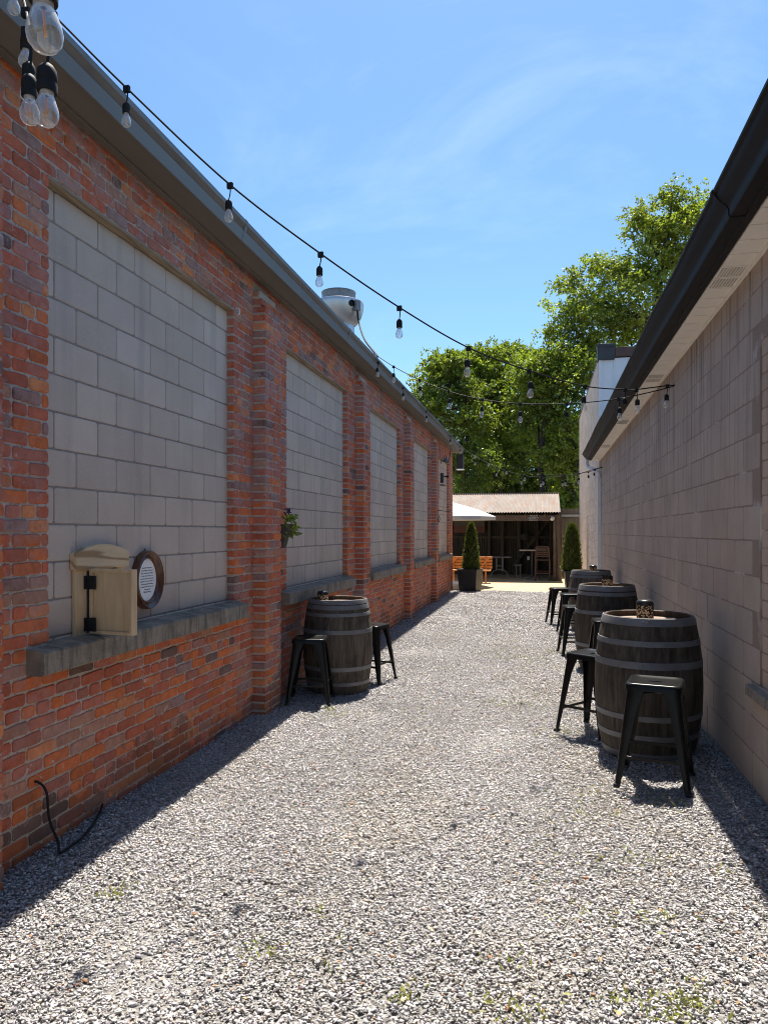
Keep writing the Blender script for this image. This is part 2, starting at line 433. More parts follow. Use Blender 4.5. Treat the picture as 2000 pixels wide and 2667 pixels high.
M['soffit_brown'] = mat_var('brown_soffit_paint', (.125, .108, .09), (.165, .145, .12), 4, .8, stretch=(1, .15, 1), bump=.1)
M['gutter_strip_shade'] = mat_var('grey_steel_brown_reflection', (.13, .105, .085), (.165, .135, .11), 5, .5)  # brown reflection and shade under the gutter lip, put into the colour
M['gutter_black'] = mat_var('dark_brown_steel', (.010, .0092, .009), (.020, .0175, .016), 5, .6, spec=.18, stretch=(1, .15, 1))
M['soffit_white'] = mat_var('cream_vinyl', (.84, .78, .69), (.89, .83, .745), 5, .55)
M['vinyl_slot'] = mat_var('vent_slot_shadow', (.26, .23, .20), (.30, .27, .24), 5, .8)
M['roofing'] = mat_var('dark_roofing', (.05, .05, .052), (.09, .088, .085), 12, .9)
M['barrel'] = m_barrel(); M['hoop'] = m_hoop()
M['barrel_head'] = m_wood('barrel_head_wood', (.20, .13, .095), (.33, .23, .17), (.09, .055, .04), 'x', 9, False)
M['black_metal'] = mat_var('gloss_black_steel', (.0045, .0045, .0045), (.009, .0085, .008), 12, .33, 0., geo=False, spec=.2)
M['rubber'] = mat_var('black_rubber', (.015, .015, .015), (.025, .025, .025), 20, .8)
M['black_cap'] = mat_var('black_cap_metal', (.018, .018, .018), (.028, .027, .026), 10, .3, .3)
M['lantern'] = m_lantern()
M['pine'] = m_wood('pale_pine', (.58, .42, .245), (.68, .505, .31), (.42, .27, .14), 'z', 5, ring=.5)
M['pine_flat'] = m_wood('pale_pine_header', (.60, .44, .26), (.70, .525, .33), (.33, .20, .10), 'y', 4.5, True, ring=1.9)
M['hinge'] = mat_var('matte_black_iron', (.008, .008, .008), (.014, .014, .014), 30, .7)
M['walnut'] = m_wood('dark_varnished_walnut', (.085, .032, .014), (.16, .062, .026), (.02, .009, .006), 'z', 6, False, rough=.28)
M['paper'] = mat_var('white_card', (.84, .84, .84), (.88, .88, .88), 10, .6)
M['sign_grey'] = mat_var('weathered_white_print', (.42, .41, .40), (.52, .51, .50), 10, .7)
M['ink'] = mat_var('black_ink', (.02, .02, .022), (.03, .03, .03), 10, .7)
M['cable'] = mat_var('black_cable_rubber', (.010, .010, .010), (.017, .017, .017), 20, .7, spec=.25)
M['bulb'] = m_glass()
M['filament'] = mat_var('amber_filament', (.95, .26, .03), (.95, .33, .05), 20, .5)
M['bulb_cap'] = mat_var('bulb_collar', (.42, .40, .37), (.5, .48, .45), 20, .4, .3)
M['aluminium'] = mat_var('spun_aluminium', (.50, .50, .51), (.62, .62, .62), 8, .38, .75, stretch=(1, 1, .3))
M['galv'] = mat_var('galvanised_steel', (.17, .172, .175), (.25, .252, .255), 14, .5, .4)
M['white_paint'] = mat_var('white_painted_metal', (.66, .66, .67), (.74, .74, .75), 4, .45)
M['siding'] = mat_var('white_steel_siding', (.70, .70, .74), (.76, .76, .79), 3, .5)
M['brown_metal'] = mat_var('brown_flashing', (.085, .038, .026), (.11, .05, .034), 5, .5)
M['dark_metal'] = mat_var('dark_grey_metal', (.028, .028, .032), (.045, .045, .048), 8, .5)
M['rust'] = m_rust()
M['old_wood'] = m_wood('weathered_timber', (.075, .05, .036), (.12, .085, .062), (.035, .022, .015), 'x', 8, False, geo=True)
M['old_post'] = m_wood('weathered_post', (.085, .055, .034), (.14, .092, .06), (.035, .022, .014), 'z', 8, False, geo=True)
M['shaded_timber'] = m_wood('shaded_shed_framing', (.030, .022, .015), (.05, .037, .026), (.016, .011, .008), 'z', 8, False, geo=True)  # darker copy of the post wood, with the shed's inside shade in its colour
M['dark_iron'] = mat_var('dark_corrugated_iron', (.022, .0195, .016), (.038, .033, .027), 4, .75, stretch=(1, 1, .2))
M['fence'] = m_wood('grey_fence_board', (.085, .066, .042), (.13, .104, .07), (.04, .032, .021), 'z', 6, False, geo=True)
M['fence_rail'] = mat_var('pale_rail', (.24, .235, .24), (.30, .295, .30), 6, .6)
M['patio'] = m_concrete('tan_concrete', (.40, .29, .155), (.48, .365, .21))
M['canopy'] = mat_var('white_canvas', (.42, .435, .46), (.47, .48, .50), 4, .85)
M['teal'] = mat_var('pale_teal_print', (.32, .50, .56), (.38, .55, .6), 20, .85)
M['orange_wood'] = m_wood('orange_stained_pine', (.50, .20, .05), (.60, .265, .075), (.32, .105, .02), 'x', 6, False, geo=True)
M['planter'] = mat_var('black_planter_resin', (.014, .014, .016), (.022, .022, .024), 8, .55)
M['soil'] = mat_var('dark_soil', (.03, .022, .016), (.06, .045, .03), 40, .95)
M['mahogany'] = m_wood('red_brown_chair_wood', (.05, .018, .011), (.08, .028, .017), (.028, .009, .006), 'z', 8, False, geo=True, rough=.45)
M['table_top'] = mat_var('pale_tabletop', (.40, .33, .27), (.48, .40, .34), 6, .5)
M['board_red'] = mat_var('faded_red_print', (.09, .03, .02), (.12, .042, .03), 4, .6)
M['board_grey'] = mat_var('faded_grey_print', (.06, .055, .05), (.085, .078, .07), 4, .6)
M['bark'] = mat_var('bark', (.035, .028, .021), (.065, .052, .04), 9, .95, stretch=(1, 1, .2), bump=.5)
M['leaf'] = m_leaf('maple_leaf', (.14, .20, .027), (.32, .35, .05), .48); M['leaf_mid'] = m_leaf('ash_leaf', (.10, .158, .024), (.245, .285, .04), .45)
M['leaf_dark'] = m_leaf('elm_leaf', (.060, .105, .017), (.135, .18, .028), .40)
M['cedar'] = m_leaf('cedar_foliage', (.055, .088, .018), (.15, .17, .032), .28)
M['coleus'] = m_leaf('potato_vine_leaf', (.17, .25, .03), (.27, .34, .05), .35)
M['purple'] = m_leaf('purple_flower', (.03, .015, .06), (.07, .03, .12), .2)
M['weed'] = m_leaf('weed_leaf', (.20, .24, .05), (.36, .34, .11), .35)
M['litter'] = m_leaf('dry_leaf', (.30, .13, .05), (.42, .27, .12), .15); M['stone'] = m_stone(); M['ground'] = m_ground()
M['earth'] = mat_var('bare_earth', (.13, .115, .09), (.20, .18, .14), 1.5, .95)
M['outlet'] = mat_var('white_plastic', (.7, .68, .64), (.75, .73, .7), 10, .4)
M['pot'] = mat_var('brown_wicker_pot', (.05, .042, .036), (.085, .072, .062), 30, .8, bump=.4)

# ------------------------------------------------------------------ ground
WX, PX, BX = -2.475, -2.36, -2.54       # brick face, pilaster face, block infill face
RX = 1.16                                # right wall face
mb = MB(); mb.add([(-900,-900,-.06),(900,-900,-.06),(900,900,-.06),(-900,900,-.06)], [(0,1,2,3)])
tag(mb.build('ground', M['earth']), kind='structure')
xs = np.linspace(-2.7, 1.4, 60); ys = np.linspace(-6, 20.9, 240)
V = []; 
for y in ys:
    for x in xs:
        V.append((x, y, gz(x, y) - .013 + .012*mnoise.noise((x*1.3, y*1.3, 0))))
V = np.array(V); nx = len(xs); Fq = []
for j in range(len(ys)-1):
    for i in range(nx-1): Fq.append((j*nx+i, j*nx+i+1, (j+1)*nx+i+1, (j+1)*nx+i))
o = np_mesh('gravel_bed', V, np.array(Fq), M['ground'], smooth=True); tag(o, kind='structure')

def ico():
    p = (1+5**.5)/2
    v = np.array([(-1,p,0),(1,p,0),(-1,-p,0),(1,-p,0),(0,-1,p),(0,1,p),(0,-1,-p),(0,1,-p),(p,0,-1),(p,0,1),(-p,0,-1),(-p,0,1)])/np.linalg.norm((1,p))
    f = np.array([(0,11,5),(0,5,1),(0,1,7),(0,7,10),(0,10,11),(1,5,9),(5,11,4),(11,10,2),(10,7,6),(7,1,8),(3,9,4),(3,4,2),(3,2,6),(3,6,8),(3,8,9),(4,9,5),(2,4,11),(6,2,10),(8,6,7),(9,8,1)])
    return v, f
def rotm(n):
    q = NR.normal(size=(n, 4)); q /= np.linalg.norm(q, axis=1)[:, None]; a, b, c, d = q.T
    return np.stack([1-2*(c*c+d*d), 2*(b*c-a*d), 2*(b*d+a*c), 2*(b*c+a*d), 1-2*(b*b+d*d), 2*(c*d-a*b), 2*(b*d-a*c), 2*(c*d+a*b), 1-2*(b*b+c*c)], 1).reshape(n, 3, 3)
def stone_color(n):
    g = np.clip(NR.lognormal(math.log(.455), .23, n), .14, .70)
    c = np.stack([g*1.0, g*.962, g*.945], 1)
    k = NR.random(n)
    pur = k < .22; c[pur] *= np.array((.94, .90, .98))
    tan = (k > .22) & (k < .32); c[tan] *= np.array((1.06, .93, .78))
    org = (k > .992); c[org] = np.array((.36, .17, .08)) * (0.7+.6*NR.random((org.sum(), 1)))
    drk = (k > .32) & (k < .38); c[drk] *= .45
    return c
def hull(k):
    pts = NR.normal(size=(k, 3)); pts /= np.linalg.norm(pts, axis=1)[:, None]; pts *= NR.uniform(.72, 1.15, (k, 1))
    bm = bmesh.new()
    for p in pts: bm.verts.new(p)
    bmesh.ops.convex_hull(bm, input=bm.verts[:]); bmesh.ops.triangulate(bm, faces=bm.faces[:])
    lone = [v_ for v_ in bm.verts if not v_.link_faces]; bmesh.ops.delete(bm, geom=lone, context='VERTS')
    bmesh.ops.recalc_face_normals(bm, faces=bm.faces[:]); bm.verts.index_update()
    v = np.array([v_.co[:] for v_ in bm.verts]); f = np.array([[q.index for q in fc.verts] for fc in bm.faces]); bm.free(); return v, f
HULLS = [hull(k) for k in (7, 8, 8, 9, 9, 10, 10, 11, 12, 8, 9, 7)]
def scatter(y0, y1, dens, rmin, rmax):
    n = int((y1-y0)*3.72*dens)
    X = NR.uniform(-2.5, 1.19, n); Y = NR.uniform(y0, y1, n)
    r = rmin + (rmax-rmin)*NR.random(n)**2.4
    big = NR.random(n) < .010; r[big] *= 1.6
    amp = np.clip(.19*(1-Y/22), 0, .17); Z = amp*np.clip((X+.6)/1.76, 0, 1) + NR.uniform(-.005, .005, n)
    Z += .006*np.sin(X*4.1+1.3*np.sin(Y*1.7)) + .005*np.sin(Y*3.3+X*2.2)
    var = NR.integers(0, len(HULLS), n); sc = np.stack([np.ones(n)*1.3, NR.uniform(.6, 1.0, n), NR.uniform(.34, .7, n)], 1)
    rm = rotm(n); col = stone_color(n)
    m1 = np.array([mnoise.noise((a*1.1, b*.8, 2.0))+.5*mnoise.noise((a*3.1, b*2.6, 5.0)) for a, b in zip(X, Y)])
    m2 = np.array([mnoise.noise((a*1.7, b*.6, 9.0))+.6*mnoise.noise((a*5.0, b*4.0, 3.0)) for a, b in zip(X, Y)])
    col *= (1+.13*np.clip(m1, -1, 1))[:, None]
    k = np.clip((m2-.15)*1.6+.25*(X > -.3), 0, 1)*NR.random(n); col = col*(1-k[:, None]*np.array((.05, .10, .22)))
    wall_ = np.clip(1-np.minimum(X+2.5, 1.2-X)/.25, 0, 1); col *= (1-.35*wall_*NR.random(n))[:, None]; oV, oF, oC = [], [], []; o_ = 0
    for k, (hv, hf) in enumerate(HULLS):
        q = np.where(var == k)[0]; m = len(q)
        P = hv[None]*sc[q][:, None, :]; P = np.einsum('nij,nkj->nki', rm[q], P); P[:, :, 2] *= .62
        P = P*r[q][:, None, None] + np.stack([X[q], Y[q], Z[q]], 1)[:, None, :]
        oV.append(P.reshape(-1, 3)); oF.append((hf[None]+(np.arange(m)*len(hv))[:, None, None]).reshape(-1, 3)+o_); o_ += m*len(hv)
        oC.append(np.repeat(np.concatenate([col[q], np.ones((m, 1))], 1), len(hv), 0))
    return np.concatenate(oV), np.concatenate(oF), np.concatenate(oC)
Vs, Fs, Cs = [], [], []; off = 0
for a in ((1.6, 4.0, 9500, .0055, .0140), (4.0, 7.0, 7000, .006, .0145), (7.0, 12.0, 3600, .0085, .017), (12.0, 20.45, 1500, .012, .024)):
    v, f, c = scatter(*a); Vs.append(v); Fs.append(f+off); Cs.append(c); off += len(v)
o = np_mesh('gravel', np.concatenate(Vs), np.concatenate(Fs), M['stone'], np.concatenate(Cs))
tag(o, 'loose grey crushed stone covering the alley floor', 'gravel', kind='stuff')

# weeds and dry grass in the gravel: one uncountable cover
def leaf_quads(P, D, U, Ln, Wd):
    # rhombus leaves: base P, direction D, side U
    n = len(P); T = np.cross(D, U)
    v = np.stack([P, P+D*(Ln*.45)[:, None]+U*(Wd*.5)[:, None], P+D*Ln[:, None]-T*(Ln*.12)[:, None], P+D*(Ln*.45)[:, None]-U*(Wd*.5)[:, None]], 1)
    return v.reshape(-1, 3), np.arange(4*n).reshape(n, 4)
def unit(a): return a/np.maximum(1e-9, np.linalg.norm(a, axis=1))[:, None]
def leaf_cols(n, k=4, lo=.75, hi=1.2):
    c = NR.uniform(lo, hi, (n, 1))*np.ones((1, 3)); a = NR.random((n, 1))
    return np.repeat(np.concatenate([c, a], 1), k, 0)
patches = [(300,2320,.10,60),(1375,2660,.10,40),(1775,2640,.12,130),(1800,2600,.10,60),(680,2480,.10,70),(830,2380,.06,25),(1045,2600,.07,40),(900,2450,.05,20),(1630,2630,.13,60),
           (1100,1850,.25,55),(1310,1700,.45,150),(1340,1715,.3,90),(1395,1720,.3,70),(1445,1700,.3,110),(1440,1740,.35,100),(1290,1830,.4,70),(1340,1840,.3,60),(1480,1850,.4,80),(1450,1910,.4,80),
           (1470,2150,.25,60),(1500,2080,.2,40),(1540,2120,.2,40),(1700,2250,.12,30),(1630,2240,.1,25),(1895,2280,.05,14),(1470,2390,.12,20),(1570,2380,.12,30),(860,1850,.06,40),(745,1840,.07,25),(400,2010,.12,40),(650,1860,.1,40),
           (880,1866,.15,40),(1165,1565,.5,30),(1475,2250,.2,30),(1730,2095,.14,50),(1730,2400,.1,25),(870,2530,.05,16),(1320,2510,.08,22),(1290,2620,.1,30)]
Pv = []
for (x, y, rr, n) in patches:
    g = gnd(x, y, .03); g = gnd(x, y, gz(g.x, g.y))
    q = NR.normal(0, rr*.5, (int(n*.8), 2)); zz = np.array([gz(g.x+a, g.y+b) for a, b in q])
    Pv.append(np.stack([g.x+q[:, 0], g.y+q[:, 1], zz+.006], 1))
P = np.concatenate(Pv); n = len(P)
D = unit(np.stack([NR.normal(0, 1, n), NR.normal(0, 1, n), NR.uniform(.2, 1.3, n)], 1)); U = unit(np.cross(D, NR.normal(size=(n, 3))))
v, f = leaf_quads(P, D, U, NR.uniform(.012, .04, n), NR.uniform(.004, .011, n))
o = np_mesh('weeds', v, f, M['weed'], leaf_cols(n, 4, .5, 1.3)); tag(o, 'sparse yellow green weeds sprouting through the gravel', 'weeds', kind='stuff')

n = 170; xy = np.stack([NR.uniform(-2.3, 1.1, n), 2.2+10*NR.random(n)**1.6], 1); xy[:90, 0] = NR.normal(.55, .35, 90).clip(-1, 1.1)
P = np.array([(a, b, gz(a, b)+.012) for a, b in xy]); a_ = NR.uniform(0, 6.28, n)
D = unit(np.stack([np.cos(a_), np.sin(a_), NR.normal(0, .25, n)], 1)); U = unit(np.cross(D, np.array((0, 0, 1.))+NR.normal(0, .3, (n, 3))))
lg = NR.random(n) < .25; v, f = leaf_quads(P, D, U, np.where(lg, NR.uniform(.04, .12, n), NR.uniform(.012, .035, n)), np.where(lg, .004, NR.uniform(.008, .02, n)))
o = np_mesh('leaf_litter', v, f, M['litter'], leaf_cols(n, 4, .5, 1.2)); tag(o, 'dry brown leaf scraps and twigs lying on the gravel', 'leaf litter', kind='stuff')
mb = MB(); mb.box((-14, 20.42, -.12), (2.2, 31, -.004))
for k in range(-9, 2): pass
tag(mb.build('patio', M['patio'], bevel=.01), kind='structure')

# ------------------------------------------------------------------ brick building (left)
def brick(mb, yc0, yc1, z0, z1, xb, xf, col, jit=.0042, inset=.0045, sgn=1, axis='y'):
    # one brick: an irregular rounded block, front at xf, back at xb; u = along wall
    j = lambda s=1.0: R.uniform(-jit, jit)*s
    L_ = yc1 - yc0; ns = 3 if L_ > .12 else 2
    ring = []
    rc = min(.012, L_*.2)
    ring += [(yc0+rc, z0+j()*.5)] + [(yc0+L_*k/ns, z0+j()) for k in range(1, ns)] + [(yc1-rc, z0+j()*.5)]
    ring += [(yc1+j()*.6, z0+rc*.8), (yc1+j()*.6, z1-rc*.8)]
    ring += [(yc1-rc, z1+j()*.5)] + [(yc0+L_*k/ns, z1+j()) for k in range(ns-1, 0, -1)] + [(yc0+rc, z1+j()*.5)]
    ring += [(yc0+j()*.6, z1-rc*.8), (yc0+j()*.6, z0+rc*.8)]
    n = len(ring); cy, cz = (yc0+yc1)/2, (z0+z1)/2
    xr = xf + R.uniform(-.7, .5)*jit*sgn
    tilt = R.uniform(-.6, .6)*jit
    def P(u, z, x): return (x, u, z) if axis == 'y' else (u, x, z)
    vs = [P(u, z, xb) for u, z in ring] + [P(u, z, xr - .006*sgn) for u, z in ring]
    for u, z in ring:
        su = (L_-2*inset)/L_; sz = ((z1-z0)-2*inset)/(z1-z0)
        vs.append(P(cy+(u-cy)*su, cz+(z-cz)*sz, xr + tilt*(u-cy)/L_*sgn))
    fs = []
    for k in (0, 1):
        for i in range(n): fs.append((k*n+i, k*n+(i+1) % n, (k+1)*n+(i+1) % n, (k+1)*n+i))
    fs.append(tuple(range(2*n, 3*n)))
    mb.add(vs, fs, 0, col)
def brick_col(z, y=0.0):
    up = min(1, max(0, (z-.5)/2.6))
    zone = mnoise.noise((y*.55, z*.9, 1.7))+.5*mnoise.noise((y*1.7, z*2.3, 4.1))      # broad weathering zones
    pal = [((.70,.185,.055), .28-.12*up), ((.57,.148,.074), .34), ((.72,.265,.105), .12-.05*up), ((.52,.185,.125), .14+.10*up), ((.38,.225,.195), max(.02, .05+.07*up+.10*zone)), ((.20,.12,.10), .035), ((.50,.25,.17), .07)]
    k = R.random()*sum(p[1] for p in pal)
    for c, p in pal:
        k -= p
        if k <= 0: break
    v = R.uniform(.84, 1.16)
    a = max(0, min(1, R.gauss(.14+.40*up+.6*zone, .22)))
    return (c[0]*v, c[1]*v, c[2]*v, a)
Y0, Y1 = 0.6, 20.75
PIL = [2.52, 6.14, 9.77, 13.36, 16.74]; PW = .40
PAN = [(p+PW+.47, p+PW+.47+2.345) for p in PIL]; PAN[-1] = (17.61, 19.95)
ZC0, CH = -.03, .0706
SB, ST, PT = .888, 1.016, ZC0+49*CH       # sill bottom, sill top, panel top
bb = thing('brick_building', 'long red brick building with bricked-in grey block window bays on the left', 'building', (WX, 10.5, 0))
def fill_row(mb, a, b, z, row, xb, xf, headers=False, jl=False, jr=False, bl=.214, jt=.009):
    """bricks from a to b; jl/jr: the end is a jamb whose brick runs back into the reveal"""
    step = bl+jt; y = a
    first = bl if row % 2 == 0 else bl*.48
    if headers: first = bl*.48 if row % 2 else bl*.25
    k = 0
    while y < b-.02:
        ln = first if k == 0 else (bl*.48 if headers else bl*R.uniform(.95, 1.05))
        if b-(y+ln) < .055: ln = b-y
        e = min(b, y+ln)
        if e-y > .025:
            edge = (k == 0 and jl) or (e >= b-1e-6 and jr)
            brick(mb, y, e, z+.0048, z+CH-.0048, BX-.01 if edge else xb, xf, brick_col(z, y))
        y = e+jt; k += 1
wb = MB()
for row in range(55):
    z = ZC0+row*CH
    if z > 3.80: break
    cuts = []
    for (a, b) in PAN:
        if SB-.01 < z+CH/2 < ST-.02: cuts.append((a-.17, b+.085, False))
        elif ST-.02 <= z+CH/2 < PT: cuts.append((a, b, True))
    for p in PIL:
        if z < 3.74: cuts.append((p+.02, p+PW-.02, False))
    cuts.sort(); y = Y0; jl = False
    for (a, b, jm) in cuts + [(Y1, Y1+1, False)]:
        if a-y > .03: fill_row(wb, y, a, z, row+int(y*7) % 2, WX-.03, WX, headers=(row % 7 == 3), jl=jl, jr=jm)
        y = max(y, b); jl = jm
# mortar core
mo = .007
def core(y0, y1, z0, z1, x0=-2.70, x1=WX-mo): wb.box((x0, y0, z0), (x1, y1, z1), 1)
core(-3, Y1-.01, -.1, SB-.001)
prev = -3
for (a, b) in PAN:
    core(prev, a-.006, SB, PT); prev = b+.006
core(prev, Y1-.01, SB, PT); core(-3, Y1-.01, PT+.001, 3.90)
wb.box((-9, -3, -.1), (-2.72, Y1-.02, 3.9), 1)
wb.build('wall', [M['brick'], M['mortar']], bb, world=True)
for p in PIL:
    pb = MB()
    for row in range(53):
        z = ZC0+row*CH; xf = PX
        if row >= 51: xf = PX-.035*(row-50)
        cuts = [(.0, .195), (.205, PW)] if row % 2 == 0 else [(.0, .098), (.108, .292), (.302, PW)]
        for a, b in cuts:
            brick(pb, p+a, p+b, z+.005, z+CH-.005, WX-.03, xf, brick_col(z, p+a))
    pb.box((WX-.02, p+.007, -.1), (PX-mo, p+PW-.007, ZC0+51*CH-.012), 1)
    pb.box((WX-.02, p+.007, ZC0+51*CH-.011), (PX-.055, p+PW-.007, ZC0+53*CH-.012), 1)
    pb.build('pilaster', [M['brick'], M['mortar']], bb, world=True)
for i, (a, b) in enumerate(PAN):
    gb = MB(); rows = 12
    for r in range(-1, rows+1):
        z0, z1 = 1.04+.2*r, 1.24+.2*r
        lo, hi = max(z0+.004, ST-.05), min(z1-.004, PT-.02)
        if hi-lo < .03: continue
        ph = (3.52 if r % 2 == 1 else 3.715) + i*.07
        y = ph-.4*math.ceil((ph-a)/.4)
        while y < b:
            s, e = max(y+.004, a-.03), min(y+.396, b+.03)
            if e-s > .03:
                v = R.uniform(.91, 1.06); brick(gb, s, e, lo, hi, BX-.03, BX, (v, v*R.uniform(.985, 1.01), v, 1), jit=.0012, inset=.004)
            y += .4
    gb.box((-2.69, a-.005, ST-.06), (BX-.0045, b+.005, PT), 1)
    gb.build('block_panel', [M['block'], M['block_mortar']], bb, world=True)
    sb = MB(); mid = a+1.12
    for (s, e) in ((a-.165, mid-.004), (mid+.004, b+.08)):
        n = 10; rings = []
        prof = [(BX-.02, SB+.003), (-2.392, SB+.003), (-2.384, SB+.012), (-2.384, ST-.016), (-2.394, ST-.006), (BX-.02, ST+.012)]
        vs = []
        for k in range(n+1):
            y = s+(e-s)*k/n
            for (x, z) in prof:
                q = mnoise.noise((x*9, y*7, z*9))*.006
                vs.append((x+(q if x > -2.45 else 0), y, z+q*.5))
        m_ = len(prof); fs = []
        for k in range(n):
            for j_ in range(m_): fs.append((k*m_+j_, k*m_+(j_+1) % m_, (k+1)*m_+(j_+1) % m_, (k+1)*m_+j_))
        fs += [tuple(range(m_)), tuple(range(n*m_, (n+1)*m_))]
        sb.add(vs, fs)
    sb.build('window_sill', M['sill'], bb, world=True)
    lb = MB(); lb.box((BX-.01, a-.004, PT-.017), (WX-.003, b+.004, PT-.002))
    lb.build('lintel_strip', M['lintel'], bb, world=True)
eb = MB()   # soffit boards
eb.box((-2.60, -3, 3.815), (-2.405, Y1+.25, 3.84)); eb.box((-2.403, -3, 3.808), (-2.235, Y1+.25, 3.835))
eb.box((-2.425, -3, 3.798), (-2.404, Y1+.25, 3.8145))
eb.build('soffit', M['soffit_brown'], bb, world=True)
gb = MB()
gb.extrude([(-2.238, 3.80), (-2.228, 3.80), (-2.212, 3.876), (-2.222, 3.880), (-2.238, 3.880)], -3, Y1+.27)
gb.extrude([(-2.238, 3.8805), (-2.221, 3.8805), (-2.198, 3.9135), (-2.238, 3.9135)], -3, Y1+.268, mi=1)
gb.extrude([(-2.236, 3.914), (-2.197, 3.914), (-2.192, 3.918), (-2.192, 3.950), (-2.20, 3.958), (-2.236, 3.958)], -3, Y1+.27)
for ys_ in (2.1, 5.3, 8.4, 11.5, 14.6, 17.7): gb.extrude([(-2.24, 3.798), (-2.226, 3.798), (-2.209, 3.876), (-2.196, 3.9135), (-2.189, 3.918), (-2.189, 3.951), (-2.199, 3.961), (-2.236, 3.961)], ys_, ys_+.035)
gb.build('gutter', [M['gutter_grey'], M['gutter_strip_shade']], bb, world=True)
rb = MB(); rb.extrude([(-2.237, 3.845), (-2.237, 3.955), (-9, 4.45), (-9, 4.30)], -3, Y1+.26); rb.build('roof', M['roofing'], bb, world=True)

# ------------------------------------------------------------------ block building (right)
rbld = thing('block_building', 'low brown concrete block building with dark gutter along the right side', 'building', (RX+2, 8, 0))
RE = 16.35
wb = MB(); PHZ = .15
for r in range(-1, 16):
    z0, z1 = PHZ+.2*r, PHZ+.2*(r+1)
    hi = min(z1-.003, 3.13)
    if hi-z0 < .05: continue
    y = -1.0+(.2 if r % 2 else 0)
    while y < RE:
        s, e = y+.003, min(y+.397, RE)
        mid = (s+e)/2
        if e-s > .03:
            inw = .75 < (z0+z1)/2 < 2.66 and mid < 4.4
            if inw and s >= 4.4: pass
            if not (.75 < (z0+z1)/2 < 2.66 and s < 4.45 and e < 4.62):
                if .75 < (z0+z1)/2 < 2.66 and s < 4.45: s = 4.455
                v = R.uniform(.94, 1.05)
                brick(wb, s, e, z0+.003, hi, RX+.03, RX, (v, v*R.uniform(.985, 1.01), v*R.uniform(.98, 1.02), 1), jit=.001, inset=.002, sgn=-1)
        y += .4
wb.box((RX+.0022, -3, -.1), (RX+.3, RE-.004, .75), 1); wb.box((RX+.0022, 4.45, .7505), (RX+.3, RE-.004, 2.65), 1); wb.box((RX+.0022, -3, 2.6505), (RX+.3, RE-.004, 3.13), 1)
wb.box((RX+.31, -3, -.1), (9, RE-.01, 3.12), 1)
wb.build('wall', [M['brown_block'], M['brown_mortar']], rbld, world=True)
ib = MB()
for r in range(20):
    for k in range(12):
        s = 4.44-.30*(k+1)+(.15 if r % 2 else 0)
        v = R.uniform(.9, 1.2); z = .752+r*.095
        brick(ib, s, min(s+.295, 4.445), z+.002, z+.093, RX+.045, RX+.008, (v*.98, v*.92, v*.86, 1), jit=.001, inset=.003, sgn=-1)
ib.box((RX+.0115, -3, .751), (RX+.3, 4.448, 2.649), 1)
ib.build('window_infill', [M['brown_block'], M['brown_mortar']], rbld, world=True)
mb = MB(); mb.box((RX-.04, -3, .675), (RX+.06, 4.60, .735)); mb.build('window_sill', M['sill'], rbld, world=True, bevel=.006)
SOX = .993
sb = MB(); y = -3.0; k = 0
while y < RE+.2:
    sb.box((SOX+.001, y, 3.117), (RX-.014, y+.190, 3.128)); 
    y += .2; k += 1
sb.box((SOX+.001, -3, 3.1285), (RX+.02, RE+.2, 3.14)); sb.box((RX-.013, -3, 3.098), (RX-.001, RE, 3.1285))
sb.build('soffit', M['soffit_white'], rbld, world=True)
for yv in (1.6, 4.6, 7.6, 10.6, 13.6):
    for col_ in range(2):
        vb = MB()
        for a in range(10):
            for b in range(8):
                x = SOX+.012+b*.017; yy = yv+col_*.2+.018+a*.016
                vb.box((x, yy, 3.1155), (x+.011, yy+.0045, 3.1165))
        vb.build('soffit_vent', M['vinyl_slot'], rbld, world=True)
gb = MB(); gb.box((.952, -3, 3.122), (.992, RE+.2, 3.27)); gb.build('fascia', M['gutter_black'], rbld, world=True, bevel=.003)
gb = MB(); yy = [-3+ k*.5 for k in range(40) if -3+k*.5 < RE+.3] + [RE+.25]
prof = [(.951, 3.130), (.885, 3.128), (.878, 3.138), (.878, 3.162), (.868, 3.182), (.842, 3.204), (.824, 3.226), (.818, 3.246), (.803, 3.250), (.802, 3.262), (.815, 3.264), (.82, 3.254), (.83, 3.235), (.86, 3.20), (.95, 3.15)]
vs = []; m_ = len(prof); n_ = len(yy)
for y in yy:
    dx = .010*mnoise.noise((y*.9, 3.1, 0)); dz = .008*mnoise.noise((y*.7, 7.7, 0))
    for (x, z) in prof:
        k = (.951-x)/.15
        vs.append((x+dx*k, y, z+dz*k))
fs = []
for a in range(n_-1):
    for b in range(m_): fs.append((a*m_+b, a*m_+(b+1) % m_, (a+1)*m_+(b+1) % m_, (a+1)*m_+b))
fs += [tuple(range(m_)), tuple(range((n_-1)*m_, n_*m_))]
gb.add(vs, fs)
for ys_ in (3.9, 9.8): gb.extrude([(.952, 3.127), (.884, 3.125), (.875, 3.138), (.875, 3.162), (.865, 3.182), (.839, 3.204), (.820, 3.226), (.810, 3.246), (.797, 3.252), (.799, 3.266), (.815, 3.268), (.95, 3.268)], ys_, ys_+.03)
gb.build('gutter', M['gutter_black'], rbld, smooth=True, world=True)
mb = MB(); mb.extrude([(.955, 3.271), (.955, 3.285), (5, 3.85), (9, 3.4), (9, 3.2)], -3, RE+.2); mb.build('roof', M['roofing'], rbld, world=True)
mb = MB()
dpx, dpy = 1.125, 15.9
mb.tube(catmull([(.90, RE+.05, 3.13), (.90, RE+.05, 3.03), (.95, RE-.02, 2.95), (1.06, RE-.25, 2.87), (1.115, RE-.32, 2.80), (1.12, RE-.33, 2.70)], 6), .036, 12)
